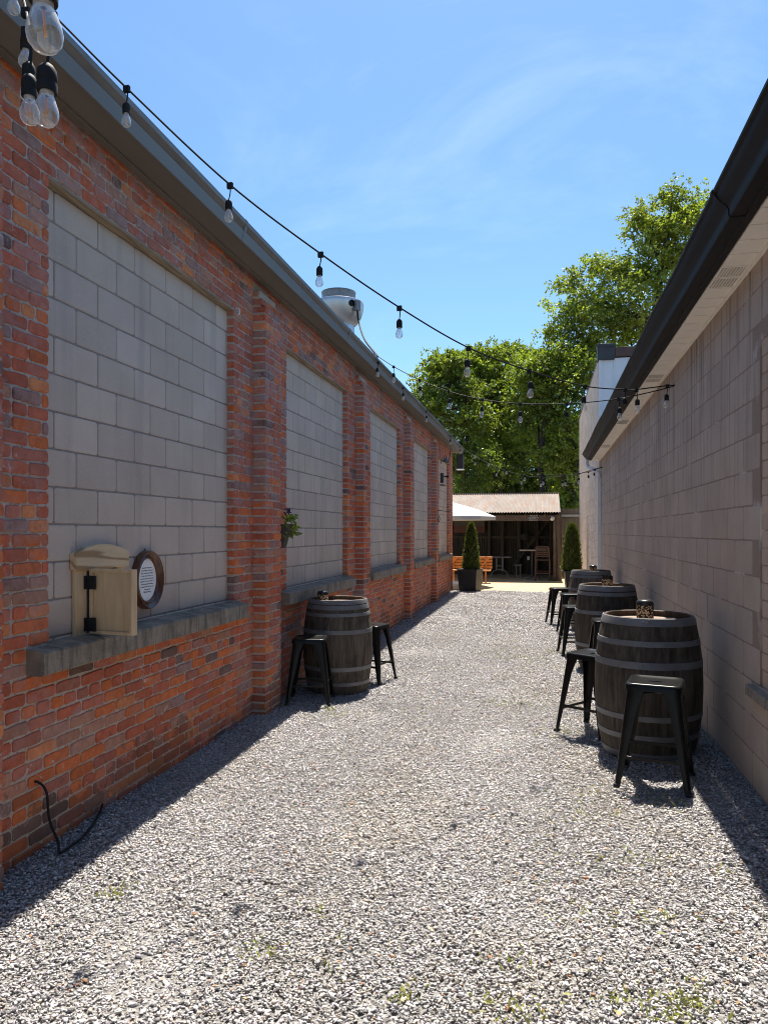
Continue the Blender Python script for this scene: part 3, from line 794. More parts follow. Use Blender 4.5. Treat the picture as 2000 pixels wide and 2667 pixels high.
mb.box((1.085, RE-.38, .06), (1.155, RE-.28, 2.70)); mb.box((1.08, RE-.387, 2.45), (1.158, RE-.273, 2.48)); mb.box((1.08, RE-.387, .9), (1.158, RE-.273, .93))
mb.build('downspout', M['white_paint'], rbld, smooth=True, world=True)

# taller neighbour beyond it
nb_ = thing('annex_building', 'taller beige block building with white steel siding beyond the brown gutter', 'building', (3, 21, 0))
NX, N0, N1, NZ = 1.15, 16.62, 25.6, 5.42
wb = MB()
for r in range(28):
    z0 = .2*r; y = N0-(.2 if r % 2 else 0)
    while y < N1:
        s, e = max(y, N0)+.006, min(y+.392, N1)
        top = min(z0+.196, NZ - .1)
        if e-s > .03 and top-z0 > .05:
            v = R.uniform(.9, 1.08); brick(wb, s, e, z0+.007, top-.004, NX+.03, NX, (v, v*.99, v*.97, 1), jit=.001, inset=.004, sgn=-1)
        y += .4
wb.box((NX+.004, N0, -.1), (NX+.3, N1-.002, NZ-.1), 1)
wb.build('wall', [M['beige_block'], M['beige_mortar']], nb_, world=True)
mb = MB(); x = NX
mb.box((NX, N0-.03, 3.0), (8, N0-.002, NZ-.12))
while x < 8:
    mb.box((x+.002, N0-.045, 3.0), (x+.028, N0-.031, NZ-.121)); x += .30
mb.box((NX-.004, N0-.05, 2.9), (NX+.07, N0-.046, NZ-.1205))
mb.build('siding', M['siding'], nb_, world=True, bevel=.003)
mb = MB(); mb.box((NX+.33, N0-.08, NZ-.10), (8, N1, NZ+.10)); mb.box((NX+.001, N0+.2, NZ-.095), (NX+.32, N1+.03, NZ-.02)); mb.build('parapet_cap', M['brown_metal'], nb_, world=True, bevel=.006)
mb = MB(); mb.box((NX-.03, N0-.10, NZ-.16), (NX+.32, N0+.19, NZ+.17)); mb.box((NX-.045, N0-.115, NZ+.11), (NX+.325, N0+.195, NZ+.18)); mb.build('parapet_end', M['dark_metal'], nb_, world=True, bevel=.008)
mb = MB(); mb.box((NX+.31, N0+.01, -.1), (8, N1, NZ-.11)); mb.build('side_wall', M['beige_mortar'], nb_, world=True)

# ------------------------------------------------------------------ barrels, stools, lanterns
def make_barrel(name, label, loc, H, Rh, Rb, hoops, rz, seed):
    t = thing(name, label, 'barrel', loc, rz, 'wine barrels used as tables along the alley')
    rr = random.Random(seed); NS = 22; seg = 5
    rad_ = lambda z: Rh+(Rb-Rh)*max(0.0, 1-(2*z/H-1)**2)**.92
    nz_ = 18; vs = []; cols = []; n = NS*seg
    bt = {3: 1.0, 4: .82, 5: 1.7, 6: 1.35}[seed]; tone = [bt*rr.uniform(.75, 1.25) for _ in range(NS)]; lift = [rr.uniform(-.0012, .0012) for _ in range(NS)]
    for k in range(nz_+1):
        z = H*k/nz_
        for s in range(NS):
            for q in range(seg):
                a = 2*math.pi*(s+(q/seg*.97+.015))/NS
                r = rad_(z)+lift[s]-(.0035 if q in (0, seg-1) else 0)
                vs.append((r*math.cos(a), r*math.sin(a), z)); cols.append((tone[s],)*3+(1,))
    mb = MB(); fs = []
    for k in range(nz_):
        for i in range(n): fs.append((k*n+i, k*n+(i+1) % n, (k+1)*n+(i+1) % n, (k+1)*n+i))
    mb.add(vs, fs); mb.c = cols; mb.usec = True
    N2 = 64
    mb.lathe([(rad_(H)-.003, H-.001), (rad_(H)-.010, H+.003), (rad_(H)-.022, H-.002), (rad_(H-.045)-.026, H-.046)], N2, caps=False, col=(1.1, .9, .8, 1))
    mb.build('staves', M['barrel'], t, smooth=True)
    mb = MB(); mb.lathe([(.001, H-.040), (rad_(H)-.02, H-.040), (rad_(H)-.02, H-.055)], N2, caps=False); mb.build('barrel_head', M['barrel_head'], t)
    for (a, b) in hoops:
        z0, z1 = H*(1-b), H*(1-a); mb = MB()
        mb.lathe([(rad_(z0)-.002, z0), (rad_(z0)+.0035, z0+.001), (rad_((z0+z1)/2)+.0042, (z0+z1)/2), (rad_(z1)+.0035, z1-.001), (rad_(z1)-.002, z1)], 72, caps=False)
        a0 = -1.62-rz; rm = rad_((z0+z1)/2)+.004; zm = (z0+z1)/2
        for q, d in enumerate((-.10, -.17)):     # rivets and the lap joint
            an = a0+d; c = Vector((rm*math.cos(an), rm*math.sin(an), zm+.003*q)); mb.lathe([(.0055, -.001), (.0045, .0018), (.002, .0028)], 8, c=(0, 0, 0), axis='x')
            Mr = Matrix.Rotation(an, 3, 'Z')
            for i in range(len(mb.v)-24, len(mb.v)): mb.v[i] = tuple(Mr @ Vector(mb.v[i]) + c)
        an = a0-.05; Mr = Matrix.Rotation(an, 3, 'Z'); mb.obox((rm*math.cos(an)*1.0, rm*math.sin(an), zm), .0014, .006, (z1-z0)/2-.001, Mr)
        mb.build('hoop', M['hoop'], t, smooth=True)
    if name == 'barrel' and seed == 3:
        mb = MB(); mb.lathe([(.03, -.004), (.03, .004), (.022, .010)], 16, axis='x'); an = -1.95-rz
        Mr = Matrix.Rotation(an, 3, 'Z'); c = Vector((rad_(H*.56)*math.cos(an), rad_(H*.56)*math.sin(an), H*.56)); mb.v = [tuple(Mr @ Vector(p)+c) for p in mb.v]
        mb.build('bung', M['table_top'], t, smooth=True)
    return t
HN = [(0, .055), (.155, .195), (.30, .35), (.675, .715), (.815, .855), (.95, 1.0)]
HF = [(0, .062), (.075, .118), (.29, .335), (.68, .725), (.86, .90)]
HL = [(0, .045), (.052, .10), (.135, .172), (.31, .355), (.70, .745), (.865, .905)]
BAR = [((.70, 5.415), .93, .295, .352, HN, .3, 3, 'nearest dark wine barrel by the right wall, bung and six hoops showing'),
       ((.689, 8.705), .93, .292, .350, HF, 1.1, 4, 'middle wine barrel by the right wall, open-topped lantern standing on it'),
       ((.73, 12.30), .93, .292, .350, HF, 2.0, 5, 'farthest greyed wine barrel by the right wall, just before the tall tapered planter'),
       ((-2.043, 7.336), .93, .290, .350, HL, .6, 6, 'weathered wine barrel against the red brick wall, between two black stools')]
for (xy, H, Rh, Rb, hp, rz, sd_, lab) in BAR:
    make_barrel('barrel', lab, (xy[0], xy[1], gz(*xy)-.004), H, Rh, Rb, hp, rz, sd_)

def make_stool(label):
    t = thing('bar_stool', label, 'stool', (0, 0, 0), 0, 'black metal stools round the barrels')
    H, hw, rc, N = .605, .155, .045, 40
    def rr_ring(h, r, z, n=N, hy=None):
        hy = hy or h; out = []
        for i in range(n):
            q = i*4//n; k = (i-q*n//4)/(n//4-1)
            a = math.pi/2*(q+k); c = ((1, 1), (-1, 1), (-1, -1), (1, -1))[q]
            out.append((c[0]*(h-r)+r*math.cos(a), c[1]*(hy-r)+r*math.sin(a), z))
        return out
    rings = [rr_ring(hw+.004, rc, H-.042), rr_ring(hw+.002, rc, H-.010), rr_ring(hw-.003, rc, H-.003), rr_ring(hw-.010, rc-.004, H), rr_ring(hw-.020, rc-.008, H-.001),
             rr_ring(hw-.030, rc-.014, H-.006), rr_ring(.07, .03, H-.008), rr_ring(.040, .010, H-.008, hy=.0115), rr_ring(.038, .009, H-.012, hy=.010), rr_ring(.038, .009, H-.03, hy=.010)]
    mb = MB(); vs = [p for r in rings for p in r]; fs = []
    for k in range(len(rings)-1):
        for i in range(N): fs.append((k*N+i, k*N+(i+1) % N, (k+1)*N+(i+1) % N, (k+1)*N+i))
    inner = rr_ring(hw-.001, rc-.002, H-.042); b = len(vs); vs += inner
    fs += [(i, b+i, b+(i+1) % N, (i+1) % N) for i in range(N)]
    mb.add(vs, fs); mb.build('seat', M['black_metal'], t, smooth=True)
    foot, top = .205, .142
    for sx, sy in ((1, 1), (-1, 1), (-1, -1), (1, -1)):
        mb = MB(); K = 9; vs = []
        for k in range(K):
            q = k/(K-1); z = (H-.012)*(1-q)+.012*q
            c = top+(foot-top)*q; wd = .078*(1-q)+.030*q
            if k <= 1: wd = .105-.02*k
            r_ = .016*(1-q)+.008*q; th = .004
            o_r = [(c, c-wd), (c+.003, c-wd*.6), (c+.001, c-r_), (c-r_*.3, c-r_*.3), (c-r_, c+.001), (c-wd*.6, c+.003), (c-wd, c)]
            i_r = [(p[0]-th, p[1]-th) if 1 < i < 5 else ((p[0]-th, p[1]) if i <= 1 else (p[0], p[1]-th)) for i, p in enumerate(o_r)]
            for (x, y) in o_r+i_r[::-1]: vs.append((sx*x, sy*y, z))
        m_ = 14; fs = []
        for k in range(K-1):
            for i in range(m_): fs.append((k*m_+i, k*m_+(i+1) % m_, (k+1)*m_+(i+1) % m_, (k+1)*m_+i))
        fs += [tuple(range(m_)), tuple(range((K-1)*m_, K*m_))]
        mb.add(vs, fs); lg = mb.build('leg', M['black_metal'], t, smooth=True)
        mb = MB(); fx = sx*(foot-.010); fy = sy*(foot-.010); mb.box((fx-.018, fy-.018, 0), (fx+.018, fy+.018, .022)); mb.build('rubber_foot', M['rubber'], lg, bevel=.004)
    def cz(z): return top+(foot-top)*(1-z/H)-.006
    for k, z in ((0, .205), (1, .175), (2, .205), (3, .175)):
        c = cz(z); a = ((c, -c), (c, c), (-c, c), (-c, -c))[k]; b_ = ((c, c), (-c, c), (-c, -c), (c, -c))[k]
        mb = MB(); mb.bar((*a, z), (*b_, z), .006, .020); mb.build('foot_rail', M['black_metal'], t, bevel=.002)
    mb = MB(); c = cz(.53)-.01
    mb.bar((-c, -c, .535), (c, c, .535), .018, .004); mb.bar((-c, c, .5305), (c, -c, .5305), .018, .004); mb.build('cross_brace', M['black_metal'], t)
    return t
STO = [((.65, 4.70), -13, 'nearest black metal stool, in front of the closest barrel by the right wall'),
       ((.37, 5.88), 53, 'black metal stool turned corner-on beside the closest right-hand barrel, alley side'),
       ((.649, 8.04), 4, 'black metal stool half hidden between the nearest and middle right-hand barrels'),
       ((.395, 9.70), 8, 'black metal stool just behind the middle right-hand barrel, on its alley side'),
       ((.414, 11.72), 6, 'black metal stool in front of the farthest right-hand barrel'),
       ((.267, 13.04), 12, 'farthest black metal stool, past the last right-hand barrel near the patio'),
       ((-2.15, 6.75), 11, 'black metal stool by the brick pilaster, in front of the left-hand barrel'),
       ((-1.81, 7.84), -15, 'black metal stool on the alley side of the left-hand barrel')]
st0 = make_stool(STO[0][2])
for i, (xy, rz, lab) in enumerate(STO):
    o = st0 if i == 0 else copy_tree(st0)
    o.location = (xy[0], xy[1], gz(*xy)+.004); o.rotation_euler = (0, 0, rad(rz)); o['label'] = lab
def make_lantern(label, loc, r, h, cap):
    t = thing('lantern', label, 'lantern', loc, R.uniform(0, 6), 'pierced metal lanterns on the barrels')
    mb = MB()
    if cap: mb.lathe([(r, 0), (r, h)], 40, caps=False); mb.lathe([(r-.002, .004), (.001, .004)], 40, caps=False)
    else:
        n = 48; vs = []; fs = []
        for k in range(3):
            for i in range(n):
                a = 2*math.pi*i/n; z = (0, h*.5, h+.004*math.sin(a*9))[k]; vs.append((r*math.cos(a), r*math.sin(a), z))
        for k in range(2):
            for i in range(n): fs.append((k*n+i, k*n+(i+1) % n, (k+1)*n+(i+1) % n, (k+1)*n+i))
        mb.add(vs, fs); mb.lathe([(r-.002, .004), (.001, .004)], 40, caps=False)
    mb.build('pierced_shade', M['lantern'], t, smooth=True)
    mb = MB()
    if cap: mb.lathe([(r+.001, h-.004), (r+.002, h+.006), (r-.002, h+.020), (r-.010, h+.028), (r-.022, h+.032), (.001, h+.033)], 40, caps=False)
    else: mb.lathe([(r+.001, h-.012), (r+.001, h-.006), (r-.002, h-.006), (r-.002, h-.012)], 40, caps=False)
    mb.build('cap' if cap else 'rim', M['black_cap'], t, smooth=True); return t
zt = .93-.040
def on_head(i, dx, dy): xy = BAR[i][0]; return (xy[0]+dx, xy[1]+dy, gz(*xy)-.004+zt+.001)
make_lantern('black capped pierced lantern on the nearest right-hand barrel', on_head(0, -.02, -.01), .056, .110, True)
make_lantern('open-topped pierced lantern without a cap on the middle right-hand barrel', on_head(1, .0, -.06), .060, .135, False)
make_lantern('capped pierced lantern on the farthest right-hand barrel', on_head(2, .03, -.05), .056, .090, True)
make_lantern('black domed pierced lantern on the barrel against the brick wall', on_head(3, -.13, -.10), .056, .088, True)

# ------------------------------------------------------------------ wine window hatch and oval notice
ht = thing('wooden_hatch', 'small pale pine serving hatch with its door swung open, on the stone sill', 'hatch', (-2.52, 3.888, 1.02))
def hl(X, Y, Z): return (X+2.52, Y-3.85, Z-1.02)
mb = MB(); pts = []
ya, yb = 3.61, 4.14
poly = [(ya, 1.388), (yb, 1.388), (yb, 1.482)]
for k in range(1, 12): q = k/12; poly.append((yb+(ya-yb)*q, 1.482+.048*math.sin(math.pi*q)))
poly.append((ya, 1.482))
mb.extrude([(p[0]-3.85, p[1]-1.02) for p in poly], -2.537+2.52, -2.494+2.52, axis='x'); mb.build('header_board', M['pine_flat'], ht, bevel=.004)
for (a, b) in ((3.628, 3.728), (4.04, 4.12)):
    mb = MB(); mb.box(hl(-2.535, a, 1.012), hl(-2.512, b, 1.387)); mb.build('jamb_board', M['pine'], ht, bevel=.003)
mb = MB(); mb.box(hl(-2.537, 3.736, 1.013), hl(-2.53, 4.039, 1.371)); mb.build('back_board', M['pine'], ht)
# door swung open, nearly square to the wall
dv = Vector((.985, -.17, 0)).normalized(); nv = Vector((dv.y, -dv.x, 0))   # along the door / facing the camera side
hinge = Vector(hl(-2.492, 3.742, 0)); Dw, z0, z1 = .297, 1.029-1.02, 1.392-1.02
def dpt(u, n, z): p = hinge+dv*u+nv*n; return (p.x, p.y, z)
def dbox(mb, u0, u1, n0, n1, a, b):
    vs = [dpt(u, n, z) for z in (a, b) for u, n in ((u0, n0), (u1, n0), (u1, n1), (u0, n1))]
    mb.add(vs, [(0,3,2,1),(4,5,6,7),(0,1,5,4),(1,2,6,5),(2,3,7,6),(3,0,4,7)])
dm = MB(); dbox(dm, .020, .135, -.014, .004, z0+.018, z1-.018); dbox(dm, .137, Dw-.019, -.014, .0035, z0+.018, z1-.018)
door = dm.build('door', M['pine'], ht, bevel=.002)
dm = MB(); dbox(dm, .0, .019, -.030, .016, z0, z1); dbox(dm, Dw-.018, Dw, -.030, .016, z0, z1); dbox(dm, .0195, Dw-.0185, -.030, .016, z0, z0+.018); dbox(dm, .0195, Dw-.0185, -.030, .016, z1-.018, z1)
dm.build('door_edging', M['pine'], door, bevel=.002)
for zc in (1.315-1.02, 1.080-1.02):
    hm = MB(); dbox(hm, -.005, .050, .0165, .021, zc-.038, zc+.038)
    hm.box(hl(-2.5118, 3.70, zc-.038+1.02), hl(-2.507, 3.737, zc+.038+1.02))
    p = hinge; hm.lathe([(.007, zc-.04), (.007, zc+.04)], 12, c=(p.x-.004, p.y-.012, 0)); hm.build('hinge', M['hinge'], ht, smooth=False, bevel=.001)
hm = MB(); hm.box(hl(-2.512, 3.7285, 1.03), hl(-2.503, 3.7415, 1.38)); hm.build('hinge_gap_shade', M['ink'], ht)  # solid black strip stands in for the shade between jamb and door

og = thing('oval_notice', 'oval dark wood frame with a handwritten white notice, hung on the block panel', 'sign', (BX+.003, 4.44, 1.287))
mb = MB(); n = 64; A_, B_ = .172, .191
def oring(k, x): return [(x, A_*k*math.cos(2*math.pi*i/n) if k else 0, B_*(1-(1-k)*A_/B_)*math.sin(2*math.pi*i/n)) for i in range(n)]
prof = [(1.0, .0), (1.0, .022), (.985, .040), (.95, .048), (.91, .045), (.86, .030), (.80, .022), (.77, .026), (.735, .030), (.70, .024), (.685, .012)]
vs = [p for k, x in prof for p in oring(k, x)]; fs = []
for k in range(len(prof)-1):
    for i in range(n): fs.append((k*n+i, k*n+(i+1) % n, (k+1)*n+(i+1) % n, (k+1)*n+i))
mb.add(vs, fs); mb.build('frame', M['walnut'], og, smooth=True)
mb = MB(); mb.add(oring(.70, .0135), [tuple(range(n))]); mb.build('card', M['paper'], og)
mb = MB(); mb.box((.0, -.012, .19), (.006, .0, .203)); mb.build('hanger', M['galv'], og)
MX = Matrix(((0, 0, 1), (1, 0, 0), (0, 1, 0)))       # text plane facing +X, reading along +Y
lines = ["Inspired by the historic", "wine windows of Florence,", "Italy - used since the 1600s", "for safe, direct service - we", "proudly present our Canadian", "adaptation: the beer window. A", "small opening, rich tradition,", "reimagined for craft beer and", "community by", "Tailblock Brewing"]
put_text('lettering', text_mesh("\n".join(lines), .0132, .0002, shear=.4, spacing=1.32), M['ink'], (.0142, 0, .0), MX, og)

# ------------------------------------------------------------------ string lights
def bulb_mesh():
    g = MB(); g.lathe([(.012, .0), (.0135, -.010), (.018, -.022), (.0228, -.036), (.0243, -.046), (.0225, -.057), (.016, -.066), (.007, -.0705), (.0005, -.0712)], 20, caps=False)
    g.lathe([(.0135, .001), (.0135, -.006), (.004, -.010)], 16, mi=2, caps=False)
    g.tube([(0, 0, -.014), (.001, 0, -.05)], .0019, 6, mi=1); return g
def string_light(name, label, pts, bulbs, r=.0052, empties=(), sw=.012):
    t = thing(name, label, 'string lights', pts[0], 0, 'festoon light strings over the alley')
    o0 = Vector(pts[0])
    mb = MB(); mb.tube([p-o0 for p in catmull(pts, 10)], r, 8); mb.build('cable', M['cable'], t, smooth=True)
    for k, (p, d) in enumerate(list(bulbs)+list(empties)):
        em = k >= len(bulbs); p = Vector(p)-o0
        q = p+Vector((R.uniform(-sw, sw), R.uniform(-sw, sw), -d))
        mb = MB(); mb.tube(catmull([p, p+(q-p)*.45+Vector((.004, .003, 0)), q], 4), .0034, 6)
        mb.box(p+Vector((-.016, -.009, -.022)), p+Vector((.016, .009, .010)))
        mb.lathe([(.004, .006), (.012, .0), (.0185, -.010), (.0195, -.030), (.0185, -.032), (.0195, -.036), (.019, -.052), (.012, -.052)], 18, c=q, caps=True)
        s_ = mb.build('lamp_socket', M['cable'], t, smooth=True)
        if not em:
            g = bulb_mesh(); tl = Matrix.Rotation(R.uniform(-.06, .06), 3, 'X') @ Matrix.Rotation(R.uniform(-.06, .06), 3, 'Y')
            g.v = [tuple(tl @ Vector(v)+q+Vector((0, 0, -.050))) for v in g.v]
            g.build('bulb', [M['bulb'], M['filament'], M['bulb_cap']], s_, smooth=True)
    return t
HK = (1.15, 7.12, 2.915)                      # hook on the right wall
A1 = (-2.20, 3.28); 
s1px = [(150, 48), (330, 228), (599, 480), (835, 660), (1040, 800), (1220, 905), (1378, 965), (1523, 1005), (1628, 1014), (1657, 1014), (1738, 1004)]
s1 = [on_plan(x, y, A1, HK[:2]) for x, y in s1px]
string_light('string_light', 'nearest festoon string, from the left gutter across to the hook on the brown wall', s1+[Vector(HK)],
             [(p, .082) for i, p in enumerate(s1) if i in (1, 2, 3, 4, 5, 6, 7, 9, 10)], empties=[(s1[8], .07)])
A2 = (-2.195, 9.66)
s2px = [(973, 920), (1025, 954), (1093, 989), (1169, 1019), (1256, 1040), (1355, 1051), (1476, 1051), (1611, 1038), (1738, 1010)]
s2 = [on_plan(x, y, A2, HK[:2]) for x, y in s2px]
string_light('string_light', 'second festoon string, sagging from the fan cable to the same wall hook', s2+[Vector(HK)+Vector((0, .01, .01))],
             [(p, .085) for i, p in enumerate(s2) if i in (1, 2, 3, 4, 5, 7)], empties=[(s2[6], .085)])
s3 = [Vector((-2.18, 9.70, 3.90))]+[Vector((-2.172, y, 3.885)) for y in (11.9, 14.2, 17.6, 19.9, 20.9)]
string_light('string_light', 'festoon string running along under the lip of the brick building gutter', s3, [(Vector((-2.165, on_x(x, 1000, -2.165).y, 3.87)), .08) for x in (985, 1049.6, 1110, 1173, 1199)])
H2 = (1.15, 15.6, 2.90); A4 = (-2.195, 14.2); A5 = (-2.195, 18.2)
s4 = [on_plan(x, y, A4, H2[:2]) for x, y in [(1108, 1063), (1169, 1116), (1237, 1166), (1273, 1187), (1318, 1208), (1365, 1225), (1413, 1236), (1471, 1238), (1508, 1233), (1557, 1219)]]
string_light('string_light', 'far festoon string, upper of the two ending at the white downspout', s4+[Vector(H2)], [(s4[i], .085) for i in (2, 3, 4, 5, 6, 7, 8)])
s5 = [on_plan(x, y, A5, H2[:2]) for x, y in [(1176, 1140), (1205, 1166), (1237, 1188), (1294, 1217), (1358, 1237), (1410, 1243), (1464, 1241), (1532, 1229), (1549, 1223)]]
string_light('string_light', 'far festoon string, lower sunlit one starting at the corner of the brick building', s5+[Vector(H2)+Vector((0, .01, -.01))], [(s5[i], .085) for i in (2, 3, 4, 5, 6)], empties=[(s5[7], .07), (s5[8], .07)])
bp = [at(36, 17, 3.0), at(68, 155, 2.75), at(76, 240, 2.3), at(75, 290, 1.87), at(124, 290, 1.48), at(112, 78, 1.02)]   # bulb centres
hang = [.09+.09, .09+.09, .19, .20, .19, .18]
ca = [p+Vector((0, 0, h)) for p, h in zip(bp, hang)]
t = string_light('string_light', 'festoon string hanging closest to the camera at the upper left corner', [Vector((-2.20, 2.75, 3.95))]+ca+[ca[-1]+Vector((.25, -.35, .05)), ca[-1]+Vector((.6, -.8, .2))], [(c, h-.09) for c, h in zip(ca, hang)], sw=.002)

# ------------------------------------------------------------------ fan on the roof
fx, fy = -3.24, 11.68
fan = thing('exhaust_fan', 'spun aluminium kitchen exhaust fan on the brick building roof', 'exhaust fan', (fx, fy, 4.02))
def fl(z): return z-4.02
mb = MB(); mb.lathe([(.20, fl(5.36)), (.24, fl(5.30)), (.36, fl(5.30)), (.395, fl(5.295)), (.405, fl(5.28)), (.405, fl(5.24)), (.395, fl(5.16)), (.365, fl(5.06)), (.31, fl(4.97)), (.27, fl(4.93)), (.255, fl(4.92))], 48, caps=False); mb.build('bowl', M['aluminium'], fan, smooth=True)
mb = MB(); mb.lathe([(.272, fl(5.29)), (.272, fl(5.45)), (.278, fl(5.452)), (.278, fl(5.464)), (.266, fl(5.464)), (.266, fl(5.30))], 48, caps=False); mb.build('wind_band', M['galv'], fan, smooth=True)
mb = MB(); mb.lathe([(.25, fl(4.93)), (.255, fl(4.90)), (.255, fl(4.58)), (.33, fl(4.57)), (.33, fl(4.53))], 40, caps=False); mb.build('neck', M['aluminium'], fan, smooth=True)
mb = MB(); mb.box((-.33, -.33, 0), (.33, .33, fl(4.53))); mb.box((.28, -.30, fl(4.60)), (.42, -.26, fl(4.64))); mb.build('curb', M['galv'], fan, bevel=.01)
mb = MB(); a = -.55; Mr = Matrix.Rotation(a, 3, 'Z'); c = Vector((.43*math.cos(a), .43*math.sin(a), fl(5.17)))
mb.obox(c, .035, .045, .085, Mr); mb.build('junction_box', M['galv'], fan, bevel=.01)
mb = MB(); a2 = a-.22; c2 = Vector((.405*math.cos(a2), .405*math.sin(a2), fl(5.20))); mb.lathe([(.05, -.01), (.05, .012), (.034, .016), (.03, .002), (.0005, .0)], 20, axis='x', caps=False); Mr2 = Matrix.Rotation(a2, 3, 'Z'); mb.v = [tuple(Mr2 @ Vector(p)+c2) for p in mb.v]; mb.build('cable_port', M['black_metal'], fan, smooth=True)
mb = MB(); s_ = c+Vector((0, 0, -.085)); e_ = Vector((-2.21-fx, 9.62+.35-fy, 3.99-4.02))
mb.tube(catmull([s_, s_+Vector((.03, -.03, -.18)), s_+(e_-s_)*.5+Vector((-.04, .02, -.10)), e_], 8), .014, 8); mb.build('power_cable', M['cable'], fan, smooth=True)

# ------------------------------------------------------------------ small things on the brick wall
mb = MB(); p0 = Vector((WX-.02, 3.27, .355))
mb.tube(catmull([p0, Vector((-2.46, 3.285, .352)), Vector((-2.425, 3.30, .30)), Vector((-2.415, 3.31, .16)), Vector((-2.37, 3.315, .05)), gnd(155, 2222, .015)+Vector((0, 0, 0)), gnd(182, 2206, .014), gnd(216, 2180, .016), gnd(248, 2138, .022), gnd(262, 2112, .03), gnd(266, 2098, .05), gnd(267, 2096, .09)], 8), .0066, 8)
tag(mb.build('power_cord', M['cable'], smooth=True), 'loop of thick black cable coming out of the brick wall onto the gravel', 'cable')

wp = thing('wall_planter', 'small dark pocket planter of trailing lime leaves hung behind the first pilaster', 'planter', (-2.42, 6.66, 1.45))
mb = MB()
rings = []
for z, d, hwid in ((0, .05, .05), (.10, .075, .07), (.22, .115, .085)):
    rings.append([(0, -hwid, z), (d, -hwid*.7, z), (d*1.1, 0, z), (d, hwid*.7, z), (0, hwid, z)])
vs = [p for r in rings for p in r]; fs = [(k*5+i, k*5+(i+1) % 5, (k+1)*5+(i+1) % 5, (k+1)*5+i) for k in range(2) for i in range(5)] + [(4,3,2,1,0)]
mb.add(vs, fs); mb.build('pot', M['pot'], wp)
n = 70; P = np.stack([NR.uniform(.03, .15, n), NR.uniform(-.08, .14, n), NR.uniform(.13, .31, n)], 1)
D = unit(np.stack([NR.uniform(.1, 1, n), NR.normal(.1, .6, n), NR.uniform(-1.0, .35, n)], 1)); U = unit(np.cross(D, NR.normal(size=(n, 3))))
v, f = leaf_quads(P, D, U, NR.uniform(.04, .08, n), NR.uniform(.028, .05, n)); np_mesh('foliage', v, f, M['coleus'], leaf_cols(n, 4, .55, 1.2), wp)
n = 26; P = np.stack([NR.uniform(.02, .12, n), NR.uniform(-.08, .09, n), NR.uniform(.28, .36, n)], 1); D = unit(NR.normal(size=(n, 3))+np.array([0, 0, .6])); U = unit(np.cross(D, NR.normal(size=(n, 3))))
v, f = leaf_quads(P, D, U, NR.uniform(.02, .05, n), NR.uniform(.015, .03, n)); np_mesh('flowers', v, f, M['purple'], leaf_cols(n), wp)

wl = thing('wall_lamp', 'galvanised cone shaded lamp on the last block bay of the brick building', 'lamp', (WX, 18.3, 3.3))
mb = MB(); mb.lathe([(.02, .06), (.03, .045), (.10, -.04), (.103, -.044), (.098, -.042), (.028, .036)], 28, c=(.13, 0, .06), caps=False); mb.build('shade', M['galv'], wl, smooth=True)
mb = MB(); mb.tube(catmull([(0, 0, .02), (.06, 0, .12), (.12, 0, .18), (.13, 0, .11)], 6), .012, 8); mb.lathe([(.05, 0), (.05, .015)], 16, axis='x', c=(0, 0, .02)); mb.build('bracket', M['galv'], wl, smooth=True)
mb = MB(); mb.tube(catmull([(.30, -.55, .52), (.30, -.50, .25), (.22, -.3, -.02), (.10, -.12, .03), (.03, 0, .04)], 6), .007, 6); mb.build('cord', M['cable'], wl, smooth=True)
cm = thing('security_camera', 'black boxy security light under the cone shaded wall lamp', 'camera', (WX, 18.25, 2.9))
mb = MB(); mb.box((.0, -.08, -.10), (.075, .08, .14)); mb.build('housing', M['dark_metal'], cm, bevel=.015)
mb = MB(); mb.tube([(.07, .05, .06), (.14, .09, .07)], .015, 8); mb.obox((.16, .10, .06), .035, .025, .025, Matrix.Identity(3)); mb.build('arm', M['black_metal'], cm, bevel=.005)
mb = MB(); mb.box((0, -.22, -.17), (.10, .22, -.15)); mb.build('shelf', M['dark_metal'], cm)
mb = MB(); mb.box((BX+.001, 18.02, 2.42), (BX+.006, 18.45, 2.74)); sg = mb.build('metal_notice', M['galv']); tag(sg, 'small grey green metal notice on the last block bay', 'notice')
vbx = thing('vent_box', 'dark grey louvred box fixed under the eave at the far brick corner', 'vent', (-2.26, 21.0, 3.35))
mb = MB(); mb.box((-.14, -.05, .02), (.05, .26, .42)); mb.build('housing', M['dark_metal'], vbx, bevel=.01)
mb = MB(); mb.box((-.14, -.058, -.0), (.058, .265, .019)); mb.build('lip', M['white_paint'], vbx)
hk = thing('hanging_bracket', 'black iron plant bracket without a basket on the fourth pilaster', 'bracket', (PX+.0, 16.9, 2.1))
mb = MB(); mb.bar((0, 0, .0), (0, 0, -.35), .012, .012); mb.bar((0, 0, -.01), (.30, .03, -.05), .012, .012); mb.tube(catmull([(.02, 0, -.12), (.05, 0, -.2), (.03, 0, -.28), (.01, 0, -.2)], 6), .008, 6); mb.build('arm', M['hinge'], hk)
ho = on_x(592, 797, WX); mb = MB(); mb.tube(catmull([(0, 0, .02), (.03, 0, .015), (.035, .0, -.02), (.02, .0, -.03)], 6), .006, 6); mb.v = [tuple(Vector(p)+Vector((WX, 5.76, 3.415))) for p in mb.v]; tag(mb.build('wall_hook', M['white_paint'], smooth=True), 'tiny pale screw hook at the top right corner of the first block bay', 'hook')

